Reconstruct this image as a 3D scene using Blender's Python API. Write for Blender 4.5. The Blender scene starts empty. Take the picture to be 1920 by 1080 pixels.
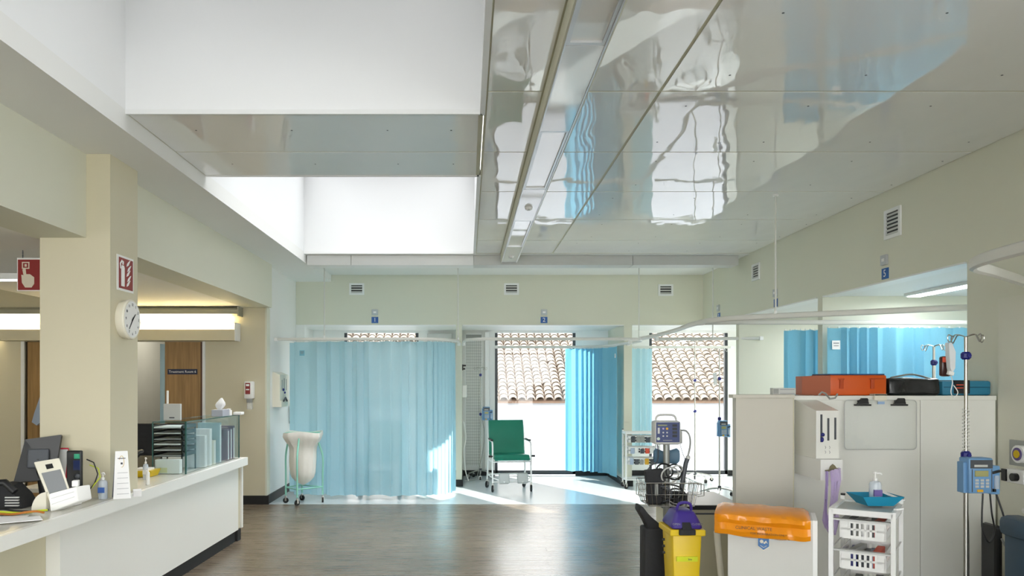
import bpy, bmesh, math, random
from mathutils import Vector, Matrix
random.seed(7)
PI = math.pi
R = math.radians
SC = bpy.context.scene
COL = SC.collection

# ------------------------------------------------------------------ camera
cam_d = bpy.data.cameras.new('camera')
cam = bpy.data.objects.new('camera', cam_d)
COL.objects.link(cam)
cam.location = (0, 0, 1.55)
cam.rotation_euler = (PI/2, 0, 0)
cam_d.sensor_width = 36.0
cam_d.lens = 1450/1920*36
cam_d.shift_x = (960-876)/1920
cam_d.shift_y = (715-540)/1920
cam_d.clip_end = 200
SC.camera = cam

# ------------------------------------------------------------------ sky, sun, exposure
w = bpy.data.worlds.new('sky'); SC.world = w; w.use_nodes = True
nt = w.node_tree; bg = nt.nodes['Background']
tc = nt.nodes.new('ShaderNodeTexCoord'); sx = nt.nodes.new('ShaderNodeSeparateXYZ')
rp = nt.nodes.new('ShaderNodeValToRGB')
nt.links.new(tc.outputs['Generated'], sx.inputs[0]); nt.links.new(sx.outputs['Z'], rp.inputs[0])
rp.color_ramp.elements[0].position = 0.0; rp.color_ramp.elements[0].color = (1.0, 0.985, 0.955, 1)
rp.color_ramp.elements[1].position = 0.8; rp.color_ramp.elements[1].color = (0.88, 0.93, 1.0, 1)
nt.links.new(rp.outputs[0], bg.inputs[0])
bg.inputs[1].default_value = 5.0

sun_d = bpy.data.lights.new('sun', 'SUN'); sun_d.energy = 10.0; sun_d.angle = R(0.6)
sun_d.color = (1.0, 0.95, 0.86)
sun = bpy.data.objects.new('sun', sun_d); COL.objects.link(sun)
sun.location = (-8, 30, 20)
_el, _az = R(29.3), R(29)
_dir = Vector((math.sin(_az)*math.cos(_el), -math.cos(_az)*math.cos(_el), -math.sin(_el)))
sun.rotation_euler = _dir.to_track_quat('-Z', 'Y').to_euler()

SC.view_settings.view_transform = 'Standard'
SC.view_settings.look = 'None'
SC.view_settings.gamma = 1.0
SC.view_settings.use_curve_mapping = False
SC.view_settings.exposure = 0.76
SC.cycles.max_bounces = 12
SC.cycles.diffuse_bounces = 8
SC.cycles.transparent_max_bounces = 16

def area_light(name, loc, size, energy, color, rot=(0, 0, 0), spread=180):
    d = bpy.data.lights.new(name, 'AREA'); d.shape = 'RECTANGLE'; d.size, d.size_y = size
    d.energy = energy; d.color = color
    d.spread = R(spread)
    o = bpy.data.objects.new(name, d); COL.objects.link(o); o.location = loc; o.rotation_euler = rot
    return o
# daylight that comes down the two roof lights
area_light('roof_light_daylight', (-0.96, 7.72, 4.36), (2.0, 3.4), 56, (0.97, 0.98, 1.0), spread=100)
area_light('roof_light_daylight', (-0.96, 2.9, 4.36), (2.0, 3.1), 19, (0.97, 0.98, 1.0), spread=100)

# ------------------------------------------------------------------ helpers
EYE = 1.55
def P(px, py, d):
    return Vector(((px-876)/1450*d, d, EYE-(py-715)/1450*d))

def lin(c):
    if isinstance(c, str):
        c = [int(c[i:i+2], 16)/255 for i in (0, 2, 4)]
    return tuple((x/12.92 if x <= 0.04045 else ((x+0.055)/1.055)**2.4) for x in c[:3])

MATS = {}
def mat(name, color, rough=0.5, metal=0.0, spec=0.5, var=0.05, scale=6.0, bump=0.0, bscale=60.0, coat=0.0, emit=None, estr=1.0, alpha=1.0, trans=0.0, ior=None):
    if name in MATS: return MATS[name]
    m = bpy.data.materials.new(name); m.use_nodes = True
    t = m.node_tree; b = t.nodes['Principled BSDF']
    c = lin(color)
    co = t.nodes.new('ShaderNodeTexCoord')
    n = t.nodes.new('ShaderNodeTexNoise'); n.inputs['Scale'].default_value = scale; n.inputs['Detail'].default_value = 3
    t.links.new(co.outputs['Object'], n.inputs['Vector'])
    mx = t.nodes.new('ShaderNodeMix'); mx.data_type = 'RGBA'
    mx.inputs['A'].default_value = (*[x*(1-var) for x in c], 1)
    mx.inputs['B'].default_value = (*[min(1, x*(1+var)) for x in c], 1)
    t.links.new(n.outputs['Fac'], mx.inputs['Factor'])
    t.links.new(mx.outputs['Result'], b.inputs['Base Color'])
    b.inputs['Roughness'].default_value = rough
    b.inputs['Metallic'].default_value = metal
    b.inputs['Specular IOR Level'].default_value = spec
    b.inputs['Coat Weight'].default_value = coat
    if ior: b.inputs['IOR'].default_value = ior
    if trans: b.inputs['Transmission Weight'].default_value = trans
    if emit:
        b.inputs['Emission Color'].default_value = (*lin(emit), 1); b.inputs['Emission Strength'].default_value = estr
    if alpha < 1: b.inputs['Alpha'].default_value = alpha
    if bump:
        n2 = t.nodes.new('ShaderNodeTexNoise'); n2.inputs['Scale'].default_value = bscale
        t.links.new(co.outputs['Object'], n2.inputs['Vector'])
        bp = t.nodes.new('ShaderNodeBump'); bp.inputs['Strength'].default_value = bump; bp.inputs['Distance'].default_value = 0.01
        t.links.new(n2.outputs['Fac'], bp.inputs['Height']); t.links.new(bp.outputs['Normal'], b.inputs['Normal'])
    MATS[name] = m
    return m

def glass_mat(name, tint=(0.9, 0.96, 0.95), refl=0.06, rough=0.02):
    m = bpy.data.materials.new(name); m.use_nodes = True; t = m.node_tree
    t.nodes.remove(t.nodes['Principled BSDF'])
    out = t.nodes['Material Output']
    a = t.nodes.new('ShaderNodeBsdfTransparent'); a.inputs[0].default_value = (*tint, 1)
    g = t.nodes.new('ShaderNodeBsdfGlossy'); g.inputs['Roughness'].default_value = rough
    f = t.nodes.new('ShaderNodeFresnel'); f.inputs[0].default_value = 1.4
    mt = t.nodes.new('ShaderNodeMath'); mt.operation = 'MULTIPLY'; mt.inputs[1].default_value = refl/0.04
    mt.use_clamp = True
    t.links.new(f.outputs[0], mt.inputs[0])
    mx = t.nodes.new('ShaderNodeMixShader')
    t.links.new(mt.outputs[0], mx.inputs[0]); t.links.new(a.outputs[0], mx.inputs[1]); t.links.new(g.outputs[0], mx.inputs[2])
    t.links.new(mx.outputs[0], out.inputs[0])
    MATS[name] = m
    return m

def cloth_mat(name, color, tcolor, tw=0.4, see=0.0):
    m = bpy.data.materials.new(name); m.use_nodes = True; t = m.node_tree
    b = t.nodes['Principled BSDF']; b.inputs['Roughness'].default_value = 0.85
    b.inputs['Specular IOR Level'].default_value = 0.1
    co = t.nodes.new('ShaderNodeTexCoord')
    wv = t.nodes.new('ShaderNodeTexNoise'); wv.inputs['Scale'].default_value = 90
    t.links.new(co.outputs['Object'], wv.inputs['Vector'])
    mx = t.nodes.new('ShaderNodeMix'); mx.data_type = 'RGBA'
    c = lin(color)
    mx.inputs['A'].default_value = (*[x*0.93 for x in c], 1); mx.inputs['B'].default_value = (*[min(1, x*1.07) for x in c], 1)
    t.links.new(wv.outputs['Fac'], mx.inputs['Factor']); t.links.new(mx.outputs['Result'], b.inputs['Base Color'])
    tr = t.nodes.new('ShaderNodeBsdfTranslucent'); tr.inputs[0].default_value = (*lin(tcolor), 1)
    ms = t.nodes.new('ShaderNodeMixShader'); ms.inputs[0].default_value = tw
    t.links.new(b.outputs[0], ms.inputs[1]); t.links.new(tr.outputs[0], ms.inputs[2])
    last = ms
    if see:
        tp = t.nodes.new('ShaderNodeBsdfTransparent')
        m2 = t.nodes.new('ShaderNodeMixShader'); m2.inputs[0].default_value = see
        t.links.new(ms.outputs[0], m2.inputs[1]); t.links.new(tp.outputs[0], m2.inputs[2]); last = m2
    t.links.new(last.outputs[0], t.nodes['Material Output'].inputs[0])
    MATS[name] = m
    return m

class MB:
    def __init__(s): s.bm = bmesh.new()
    def box(s, x0, x1, y0, y1, z0, z1, bev=0.0):
        b = bmesh.new()
        bmesh.ops.create_cube(b, size=1)
        for v in b.verts:
            v.co = Vector(((x0+x1)/2+v.co.x*(x1-x0), (y0+y1)/2+v.co.y*(y1-y0), (z0+z1)/2+v.co.z*(z1-z0)))
        if bev:
            bmesh.ops.bevel(b, geom=list(b.edges), offset=bev, segments=2, profile=0.5, affect='EDGES')
        s._add(b); return s
    def obox(s, c, size, rot=(0, 0, 0), bev=0.0):
        b = bmesh.new(); bmesh.ops.create_cube(b, size=1)
        for v in b.verts: v.co = Vector((v.co.x*size[0], v.co.y*size[1], v.co.z*size[2]))
        if bev: bmesh.ops.bevel(b, geom=list(b.edges), offset=bev, segments=2, profile=0.5, affect='EDGES')
        from mathutils import Euler
        M = Matrix.Translation(Vector(c)) @ Euler(rot).to_matrix().to_4x4()
        bmesh.ops.transform(b, matrix=M, verts=b.verts)
        s._add(b); return s
    def _add(s, b):
        me = bpy.data.meshes.new('t'); b.to_mesh(me); b.free(); s.bm.from_mesh(me); bpy.data.meshes.remove(me)
    def cyl(s, p0, p1, r0, r1=None, n=12, caps=True):
        p0, p1 = Vector(p0), Vector(p1); r1 = r0 if r1 is None else r1
        ax = p1-p0; L = ax.length
        if L < 1e-6: return s
        b = bmesh.new()
        bmesh.ops.create_cone(b, cap_ends=caps, segments=n, radius1=r0, radius2=r1, depth=L)
        M = Matrix.Translation((p0+p1)/2) @ ax.to_track_quat('Z', 'Y').to_matrix().to_4x4()
        bmesh.ops.transform(b, matrix=M, verts=b.verts); s._add(b); return s
    def sph(s, c, r, sc=(1, 1, 1), n=12):
        b = bmesh.new(); bmesh.ops.create_uvsphere(b, u_segments=n, v_segments=max(6, n*2//3), radius=r)
        for v in b.verts: v.co = Vector((v.co.x*sc[0], v.co.y*sc[1], v.co.z*sc[2]))+Vector(c)
        s._add(b); return s
    def tube(s, pts, r, n=8, closed=False, flat=None):
        pts = [Vector(p) for p in pts]; m = len(pts); rings = []
        prev = None
        for i, p in enumerate(pts):
            a = pts[(i-1) % m] if (i > 0 or closed) else p
            c = pts[(i+1) % m] if (i < m-1 or closed) else p
            t = (c-a).normalized()
            if prev is None:
                up = Vector((0, 0, 1)) if abs(t.z) < 0.9 else Vector((1, 0, 0))
                u = t.cross(up).normalized()
            else:
                u = (prev - t*prev.dot(t)).normalized()
            prev = u; v = t.cross(u)
            ring = []
            for k in range(n):
                an = 2*PI*k/n
                if flat: off = u*math.cos(an)*flat[0] + v*math.sin(an)*flat[1]
                else: off = (u*math.cos(an)+v*math.sin(an))*r
                ring.append(s.bm.verts.new(p+off))
            rings.append(ring)
        for i in range(m-1 + (1 if closed else 0)):
            A, B = rings[i], rings[(i+1) % m]
            for k in range(n): s.bm.faces.new((A[k], A[(k+1) % n], B[(k+1) % n], B[k]))
        if not closed:
            s.bm.faces.new(rings[0][::-1]); s.bm.faces.new(rings[-1])
        return s
    def lathe(s, prof, c=(0, 0, 0), n=20, sx=1, sy=1):
        rings = []
        c = Vector(c)
        for r, z in prof:
            rings.append([s.bm.verts.new(c+Vector((r*math.cos(2*PI*k/n)*sx, r*math.sin(2*PI*k/n)*sy, z))) for k in range(n)])
        for i in range(len(rings)-1):
            A, B = rings[i], rings[i+1]
            for k in range(n): s.bm.faces.new((A[k], A[(k+1) % n], B[(k+1) % n], B[k]))
        s.bm.faces.new(rings[0][::-1]); s.bm.faces.new(rings[-1]); return s
    def prism(s, poly, d0, d1, axis='y'):
        """poly: 2D points; extruded from d0 to d1 along axis. y: (x,z); x: (y,z); z: (x,y)"""
        def mk(a, b, d):
            return {'y': (a, d, b), 'x': (d, a, b), 'z': (a, b, d)}[axis]
        A = [s.bm.verts.new(mk(a, b, d0)) for a, b in poly]
        B = [s.bm.verts.new(mk(a, b, d1)) for a, b in poly]
        n = len(poly)
        s.bm.faces.new(A); s.bm.faces.new(B[::-1])
        for k in range(n): s.bm.faces.new((A[k], B[k], B[(k+1) % n], A[(k+1) % n]))
        return s
    def hexa(s, a, b):
        """loft between two quads"""
        A = [s.bm.verts.new(p) for p in a]; B = [s.bm.verts.new(p) for p in b]
        s.bm.faces.new(A); s.bm.faces.new(B[::-1])
        for k in range(4): s.bm.faces.new((A[k], B[k], B[(k+1) % 4], A[(k+1) % 4]))
        return s
    def grid(s, rows):
        V = [[s.bm.verts.new(p) for p in r] for r in rows]
        for i in range(len(V)-1):
            for j in range(len(V[0])-1): s.bm.faces.new((V[i][j], V[i+1][j], V[i+1][j+1], V[i][j+1]))
        return s
    def build(s, name, m, parent=None, smooth=False, local=False):
        bmesh.ops.recalc_face_normals(s.bm, faces=s.bm.faces)
        me = bpy.data.meshes.new(name); s.bm.to_mesh(me); s.bm.free()
        me.materials.append(m)
        if smooth:
            for p in me.polygons: p.use_smooth = True
            try: me.set_sharp_from_angle(angle=R(40))
            except Exception: pass
        o = bpy.data.objects.new(name, me); COL.objects.link(o)
        if parent is not None:
            o.parent = parent
            if not local:
                off = Vector((0, 0, 0)); q = parent
                while q is not None: off += q.location; q = q.parent
                me.transform(Matrix.Translation(-off))
        return o

def tag(o, label=None, cat=None, group=None, kind=None):
    if label: o['label'] = label
    if cat: o['category'] = cat
    if group: o['group'] = group
    if kind: o['kind'] = kind
    return o
def thing(name, loc, label=None, cat=None, group=None, rz=0.0, kind=None):
    o = bpy.data.objects.new(name, None); COL.objects.link(o); o.location = loc; o.rotation_euler = (0, 0, rz)
    o.empty_display_size = 0.1
    return tag(o, label, cat, group, kind)
def struct(name, mb, m, smooth=False):
    return tag(mb.build(name, m, smooth=smooth), kind='structure')
def copy_tree(o, parent=None):
    c = o.copy(); COL.objects.link(c); c.parent = parent
    for ch in list(o.children): copy_tree(ch, c)
    return c
def text(name, s, size, loc, rot, m, parent, depth=0.0006, align='CENTER'):
    cu = bpy.data.curves.new('t', 'FONT'); cu.body = s; cu.size = size; cu.extrude = depth
    cu.align_x = align; cu.align_y = 'CENTER'; cu.resolution_u = 2
    o = bpy.data.objects.new('t', cu); COL.objects.link(o)
    bpy.context.view_layer.update()
    me = bpy.data.meshes.new_from_object(o.evaluated_get(bpy.context.evaluated_depsgraph_get()))
    bpy.data.objects.remove(o); bpy.data.curves.remove(cu)
    from mathutils import Euler
    me.transform(Matrix.Translation(Vector(loc)) @ Euler(rot).to_matrix().to_4x4())
    off = Vector((0, 0, 0)); q = parent
    while q is not None: off += q.location; q = q.parent
    me.transform(Matrix.Translation(-off))
    me.materials.clear(); me.materials.append(m); me.name = name
    r = bpy.data.objects.new(name, me); COL.objects.link(r); r.parent = parent
    return r
def smooth_path(pts, n=8):
    pts = [Vector(p) for p in pts]; out = []
    Q = [pts[0]*2-pts[1]] + pts + [pts[-1]*2-pts[-2]]
    for i in range(1, len(Q)-2):
        a, b, c, d = Q[i-1], Q[i], Q[i+1], Q[i+2]
        for k in range(n):
            t = k/n
            out.append(0.5*((2*b)+(c-a)*t+(2*a-5*b+4*c-d)*t*t+(-a+3*b-3*c+d)*t**3))
    out.append(pts[-1]); return out

# ------------------------------------------------------------------ materials
cream = mat('cream_paint', 'D9D9C8', 0.6, var=0.015, scale=2, bump=0.02, bscale=200)
creamd = mat('cream_paint_reception', 'CFC8AE', 0.55, var=0.015, scale=2, bump=0.02, bscale=200)
white = mat('white_paint', 'E9E9E6', 0.55, var=0.01, scale=2)
wellw = mat('well_white_paint', 'EDEEEE', 0.6, var=0.006, scale=1.2)
joint = mat('ceiling_joint', 'B9B69C', 0.6)
lam = mat('white_laminate', 'E8E8E2', 0.28, var=0.01, scale=2)
lamb = mat('pale_laminate', 'CFCBC0', 0.4, var=0.015, scale=2)
beige = mat('beige_laminate', 'C9C3A8', 0.4, var=0.02)
counter_top_m = mat('speckled_worktop', 'D0CEC4', 0.22, var=0.08, scale=60)
black = mat('black_plastic', '17181A', 0.4)
blackm = mat('black_rubber', '141516', 0.6)
softblack = mat('soft_black_fabric', '202124', 0.75, bump=0.4, bscale=30)
grey = mat('grey_plastic', '9A9C98', 0.4)
lgrey = mat('light_grey_plastic', 'C6C7C4', 0.4)
dgrey = mat('dark_grey_plastic', '4A4E54', 0.45)
wplast = mat('white_plastic', 'EEEEEC', 0.35, var=0.01)
cplast = mat('cream_plastic', 'E6E2D2', 0.4, var=0.01)
steel = mat('brushed_steel', 'B9B8B2', 0.28, metal=1.0)
chrome = mat('chrome', 'D8D8D8', 0.12, metal=1.0)
alu = mat('aluminium_profile', 'C9CACB', 0.35, metal=0.6)
wcoat = mat('white_coated_metal', 'E9EAE9', 0.35, var=0.01)
railm = mat('rail_white', 'DADAD4', 0.35, var=0.01)
greenv = mat('green_vinyl', '0F7A63', 0.45, var=0.08, scale=9, bump=0.1, bscale=14)
mint = mat('mint_tube', '8FCFBD', 0.4)
blue = mat('pump_blue', '6E9CC9', 0.4)
navy = mat('navy_knob', '1B1F78', 0.4)
signblue = mat('sign_blue', '1459A5', 0.4)
red = mat('sign_red', '8A1B17', 0.45)
redp = mat('red_plastic', 'B31F33', 0.4)
yellow = mat('yellow_bin_plastic', 'D9B90A', 0.4, var=0.03)
yel2 = mat('yellow_label', 'C9D21A', 0.4)
purple = mat('purple_lid_plastic', '3B2A80', 0.35)
orange = mat('orange_case_plastic', 'D2570F', 0.45, var=0.06, scale=12)
orangeb = mat('orange_sack_film', 'E08A12', 0.22, var=0.1, scale=7, bump=0.5, bscale=12)
bagblack = mat('black_bag_vinyl', '1F2123', 0.25, var=0.15, bump=0.8, bscale=9)
teal = mat('teal_case_fabric', '2F7F9F', 0.6, var=0.05)
tray = mat('teal_tray_card', '1B8CB0', 0.5)
padb = mat('blue_grey_rubber', '5D7C93', 0.4)
armch = mat('dark_blue_vinyl', '2F4A60', 0.4, var=0.05)
linen = mat('white_linen', 'EFEDE6', 0.85, bump=0.5, bscale=10)
paper = mat('white_paper', 'EFEFEF', 0.7, var=0.01)
ink = mat('print_ink', '3A3C46', 0.6)
inkw = mat('white_print', 'F2F2F2', 0.5)
inkl = mat('faint_print', '8F9096', 0.6)
brown = mat('blood_brown', '3A1510', 0.25)
pinkred = mat('label_red', 'E0593F', 0.5)
plum = mat('plum_folder', '6E3A55', 0.5)
cable_y = mat('yellow_cable', 'C6D62A', 0.4)
lcd = mat('lcd_screen', 'A6A46E', 0.3)
tab = mat('tablet_screen', '8A8D90', 0.12)
doorframe = mat('door_edge_brown', '5A3A1E', 0.5)
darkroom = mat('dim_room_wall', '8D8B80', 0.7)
sleeve = mat('clear_sleeve', 'F2F6F8', 0.1, trans=0.0, alpha=0.35)
bottle = mat('clear_bottle', 'DDE8F4', 0.08, alpha=0.45)
bottleb = mat('bottle_blue_label', '4A72C4', 0.4)
acr = glass_mat('clear_acrylic', (0.98, 0.985, 0.985), 0.03, 0.03)
glassw = glass_mat('window_glass', (0.97, 0.98, 0.98), 0.05)
glassc = glass_mat('green_glass', (0.94, 0.98, 0.98), 0.012)
glasse = mat('glass_edge', '2F5A55', 0.15)
curt = cloth_mat('curtain_backlit_blue', 'BCDAE2', 'B4DEEC', 0.45, see=0.03)  # paler copy of the curtain cloth; glow from behind is put into its colour
curt2 = cloth_mat('curtain_deep_blue', '93CEE4', '7CC6E8', 0.42)
apron_m = cloth_mat('lilac_film', 'E8DAFA', 'EADDFF', 0.35)
lampw = mat('lamp_tube', 'FFFFFF', 0.5, emit='FFE9B4', estr=9)
lampc = mat('lamp_tube_cool', 'FFFFFF', 0.5, emit='F4FAFF', estr=6)
bagclear = mat('clear_drip_bag', 'F4F6F8', 0.2, alpha=0.75)

def ceiling_panel_mat():
    m = bpy.data.materials.new('glossy_ceiling_panel'); m.use_nodes = True; t = m.node_tree
    b = t.nodes['Principled BSDF']
    b.inputs['Base Color'].default_value = (*lin('F2F2F0'), 1)
    b.inputs['Roughness'].default_value = 0.025; b.inputs['IOR'].default_value = 1.65
    co = t.nodes.new('ShaderNodeTexCoord')
    mp = t.nodes.new('ShaderNodeMapping'); mp.inputs['Scale'].default_value = (2.2, 1.0, 1)
    n = t.nodes.new('ShaderNodeTexNoise'); n.inputs['Scale'].default_value = 1.6; n.inputs['Detail'].default_value = 1.5
    t.links.new(co.outputs['Object'], mp.inputs[0]); t.links.new(mp.outputs[0], n.inputs['Vector'])
    bp = t.nodes.new('ShaderNodeBump'); bp.inputs['Strength'].default_value = 0.2; bp.inputs['Distance'].default_value = 0.02
    t.links.new(n.outputs['Fac'], bp.inputs['Height']); t.links.new(bp.outputs['Normal'], b.inputs['Normal'])
    return m
panelm = ceiling_panel_mat()
gloss = mat('glossy_white_cover', 'D6D6D4', 0.06, var=0.0, ior=1.7)
diffm = mat('acrylic_diffuser', 'E8E8E4', 0.03, var=0.0, ior=2.0, bump=0.06, bscale=3)

def wood_floor_mat():
    m = bpy.data.materials.new('wood_vinyl_plank'); m.use_nodes = True; t = m.node_tree
    b = t.nodes['Principled BSDF']
    oi = t.nodes.new('ShaderNodeObjectInfo')
    co = t.nodes.new('ShaderNodeTexCoord')
    mp = t.nodes.new('ShaderNodeMapping'); mp.inputs['Scale'].default_value = (1.2, 26, 1)
    n = t.nodes.new('ShaderNodeTexNoise'); n.inputs['Scale'].default_value = 2.0; n.inputs['Detail'].default_value = 5
    ad = t.nodes.new('ShaderNodeVectorMath'); ad.operation = 'ADD'
    t.links.new(co.outputs['Object'], ad.inputs[0]); t.links.new(oi.outputs['Location'], ad.inputs[1])
    t.links.new(ad.outputs[0], mp.inputs[0]); t.links.new(mp.outputs[0], n.inputs['Vector'])
    r = t.nodes.new('ShaderNodeValToRGB')
    r.color_ramp.elements[0].color = (*lin('554A3D'), 1); r.color_ramp.elements[0].position = 0.3
    r.color_ramp.elements[1].color = (*lin('766957'), 1); r.color_ramp.elements[1].position = 0.7
    t.links.new(n.outputs['Fac'], r.inputs[0])
    hv = t.nodes.new('ShaderNodeHueSaturation')
    mr = t.nodes.new('ShaderNodeMapRange'); mr.inputs['To Min'].default_value = 0.86; mr.inputs['To Max'].default_value = 1.14
    t.links.new(oi.outputs['Random'], mr.inputs[0]); t.links.new(mr.outputs[0], hv.inputs['Value'])
    t.links.new(r.outputs[0], hv.inputs['Color']); t.links.new(hv.outputs[0], b.inputs['Base Color'])
    b.inputs['Roughness'].default_value = 0.3
    mr2 = t.nodes.new('ShaderNodeMapRange'); mr2.inputs['To Min'].default_value = 0.2; mr2.inputs['To Max'].default_value = 0.36
    t.links.new(n.outputs['Fac'], mr2.inputs[0]); t.links.new(mr2.outputs[0], b.inputs['Roughness'])
    b.inputs['IOR'].default_value = 1.5
    return m
woodf = wood_floor_mat()
vinyl = mat('pale_blue_vinyl', 'C2CBCE', 0.2, var=0.02, scale=40)

def wood_door_mat():
    m = bpy.data.materials.new('oak_door'); m.use_nodes = True; t = m.node_tree
    b = t.nodes['Principled BSDF']; co = t.nodes.new('ShaderNodeTexCoord')
    mp = t.nodes.new('ShaderNodeMapping'); mp.inputs['Scale'].default_value = (22, 22, 1.2)
    n = t.nodes.new('ShaderNodeTexNoise'); n.inputs['Scale'].default_value = 1.5; n.inputs['Detail'].default_value = 4
    t.links.new(co.outputs['Object'], mp.inputs[0]); t.links.new(mp.outputs[0], n.inputs['Vector'])
    r = t.nodes.new('ShaderNodeValToRGB')
    r.color_ramp.elements[0].color = (*lin('8A6A3E'), 1); r.color_ramp.elements[0].position = 0.3
    r.color_ramp.elements[1].color = (*lin('B08A56'), 1); r.color_ramp.elements[1].position = 0.72
    t.links.new(n.outputs['Fac'], r.inputs[0]); t.links.new(r.outputs[0], b.inputs['Base Color'])
    b.inputs['Roughness'].default_value = 0.45
    return m
oak = wood_door_mat()

def tile_mat():
    m = bpy.data.materials.new('clay_roof_tile'); m.use_nodes = True; t = m.node_tree
    b = t.nodes['Principled BSDF']; oi = t.nodes.new('ShaderNodeObjectInfo'); co = t.nodes.new('ShaderNodeTexCoord')
    ad = t.nodes.new('ShaderNodeVectorMath'); ad.operation = 'ADD'
    t.links.new(co.outputs['Object'], ad.inputs[0]); t.links.new(oi.outputs['Location'], ad.inputs[1])
    n = t.nodes.new('ShaderNodeTexNoise'); n.inputs['Scale'].default_value = 3.5; n.inputs['Detail'].default_value = 4
    t.links.new(ad.outputs[0], n.inputs['Vector'])
    r = t.nodes.new('ShaderNodeValToRGB')
    r.color_ramp.elements[0].color = (*lin('665A4E'), 1); r.color_ramp.elements[0].position = 0.35
    r.color_ramp.elements[1].color = (*lin('A2978A'), 1); r.color_ramp.elements[1].position = 0.62
    t.links.new(n.outputs['Fac'], r.inputs[0]); t.links.new(r.outputs[0], b.inputs['Base Color'])
    b.inputs['Roughness'].default_value = 0.9
    return m
tilem = tile_mat()
tilebase = mat('roof_under_tiles', '5F4A3A', 0.95)
render_w = mat('white_render_wall', 'A3A5AA', 0.9, var=0.01)

# ------------------------------------------------------------------ floor
fl = struct('floor', MB().box(-7.1, 6.4, -3.1, 12.85, -0.15, -0.004), mat('screed', '8D8A84', 0.8))
PW, PL = 0.18, 1.25
stuff = MB()
r = 0; y = 9.75
proto_plank = None
while y > -3.0:
    y0 = max(y-PW, -3.0); off = (r*0.43) % PL
    x = -7.0-off
    while x < 3.47:
        a, b_ = max(x, -7.0), min(x+PL, 6.3)
        if b_-a > 0.02:
            cx, cy = (a+b_)/2, (y+y0)/2
            if cy > 5.6 and -3.0 < cx < 3.2 and (b_-a) > PL-0.01 and (y-y0) > PW-0.01:
                if proto_plank is None:
                    proto_plank = MB().box(-PL/2+0.001, PL/2-0.001, -PW/2+0.001, PW/2-0.001, -0.004, 0.0).build('plank', woodf, fl, local=True)
                    o = proto_plank
                else:
                    o = proto_plank.copy(); COL.objects.link(o)
                o.location = (cx, cy, 0)
            else:
                stuff.box(a+0.001, b_-0.001, y0+0.001, y-0.001, -0.004, 0.0)
        x += PL
    y = y0; r += 1
sf = stuff.build('plank_field', woodf, fl); sf['kind'] = 'stuff'
MB().box(-2.52, 6.3, 9.752, 12.7, -0.004, 0.001).box(3.47, 6.3, 5.1, 9.75, -0.004, 0.001).build('vinyl_sheet', vinyl, fl)

# ------------------------------------------------------------------ ceiling
ZC = 3.124; ZS = 3.019; ZB = 2.4785; ZH = 2.384
XA, XCb, XR = -2.006, -2.463, 3.478
cb = MB()
for x0, x1, y0, y1 in [(XA, 0.095, -3, 0.98), (XA, 0.095, 4.56, 5.91), (0.10, XR, -3, 9.63)]:
    cb.box(x0, x1, y0, y1, ZC+0.003, ZC+0.03)
rooflight = glass_mat('dimmed_rooflight', (0.12, 0.122, 0.124), 0.05)  # unseen panes, tinted dark to cut sky and sun in the wells
ceil = struct('ceiling', cb, joint)
pb = MB().box(XA, XR, 9.63, 11.42, ZC-0.004, ZC+0.2).box(XA, XR, 9.526, 9.635, ZC-0.004, ZC+0.019)
pb.build('plaster_strip', white, ceil)
ys = [-2.52, -1.4, -0.28, 0.84, 1.96, 3.08, 4.20, 5.31, 6.42, 7.53, 8.64, 9.5]
gap = 0.009
def panel(x0, x1, y0, y1):
    p = MB().box(-(x1-x0)/2+gap, (x1-x0)/2-gap, -(y1-y0)/2+gap, (y1-y0)/2-gap, 0, 0.003).build('ceiling_panel', panelm, ceil, local=True)
    p.location = ((x0+x1)/2, (y0+y1)/2, ZC)
for i in range(len(ys)-1):
    panel(0.105, 0.416, ys[i], ys[i+1])
    panel(0.62, 1.048, ys[i], ys[i+1])
    panel(1.048, XR, ys[i], ys[i+1])
panel(XA, 0.075, 4.555, 5.31); panel(XA, 0.075, 5.31, 5.915)
for i in range(3): panel(XA, 0.09, ys[i], ys[i+1])
panel(XA, 0.09, 0.84, 0.98)
sc_ = MB()
for i in range(4, len(ys)-1):
    for fy in (0.2, 0.8):
        y = ys[i]+(ys[i+1]-ys[i])*fy
        for x in (1.25, 1.95, 2.65, 3.3): sc_.cyl((x+0.1*(i % 2), y, ZC-0.0015), (x+0.1*(i % 2), y, ZC+0.001), 0.006, n=6)
for y in (4.85, 5.6):
    for x in (-1.7, -1.1, -0.5, -0.1): sc_.cyl((x, y, ZC-0.0015), (x, y, ZC+0.001), 0.006, n=6)
so_ = sc_.build('panel_screws', dgrey, ceil); so_['kind'] = 'stuff'
for a_, b_ in ((1.0, 4.54), (5.93, 9.51)):
    ww = MB()
    ww.box(XA-0.1, XA, a_-0.1, b_+0.1, ZC+0.02, 4.5).box(0.09, 0.19, a_-0.1, b_+0.1, ZC+0.02, 4.5)
    ww.box(XA, 0.09, a_-0.1, a_, ZC+0.02, 4.5).box(XA, 0.09, b_, b_+0.1, ZC+0.02, 4.5)
    ww.build('skylight_well', wellw, ceil)
    MB().box(XA-0.05, 0.14, a_-0.05, b_+0.05, 4.5, 4.52).build('rooflight_glazing', rooflight, ceil)
    tr = MB()
    tr.box(0.075, 0.105, a_-0.015, b_+0.015, ZC-0.006, ZC+0.022).box(XA, 0.09, a_-0.015, a_+0.004, ZC-0.006, ZC+0.022).box(XA, 0.09, b_-0.004, b_+0.015, ZC-0.006, ZC+0.022)
    tr.build('well_trim', wcoat, ceil)
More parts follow.
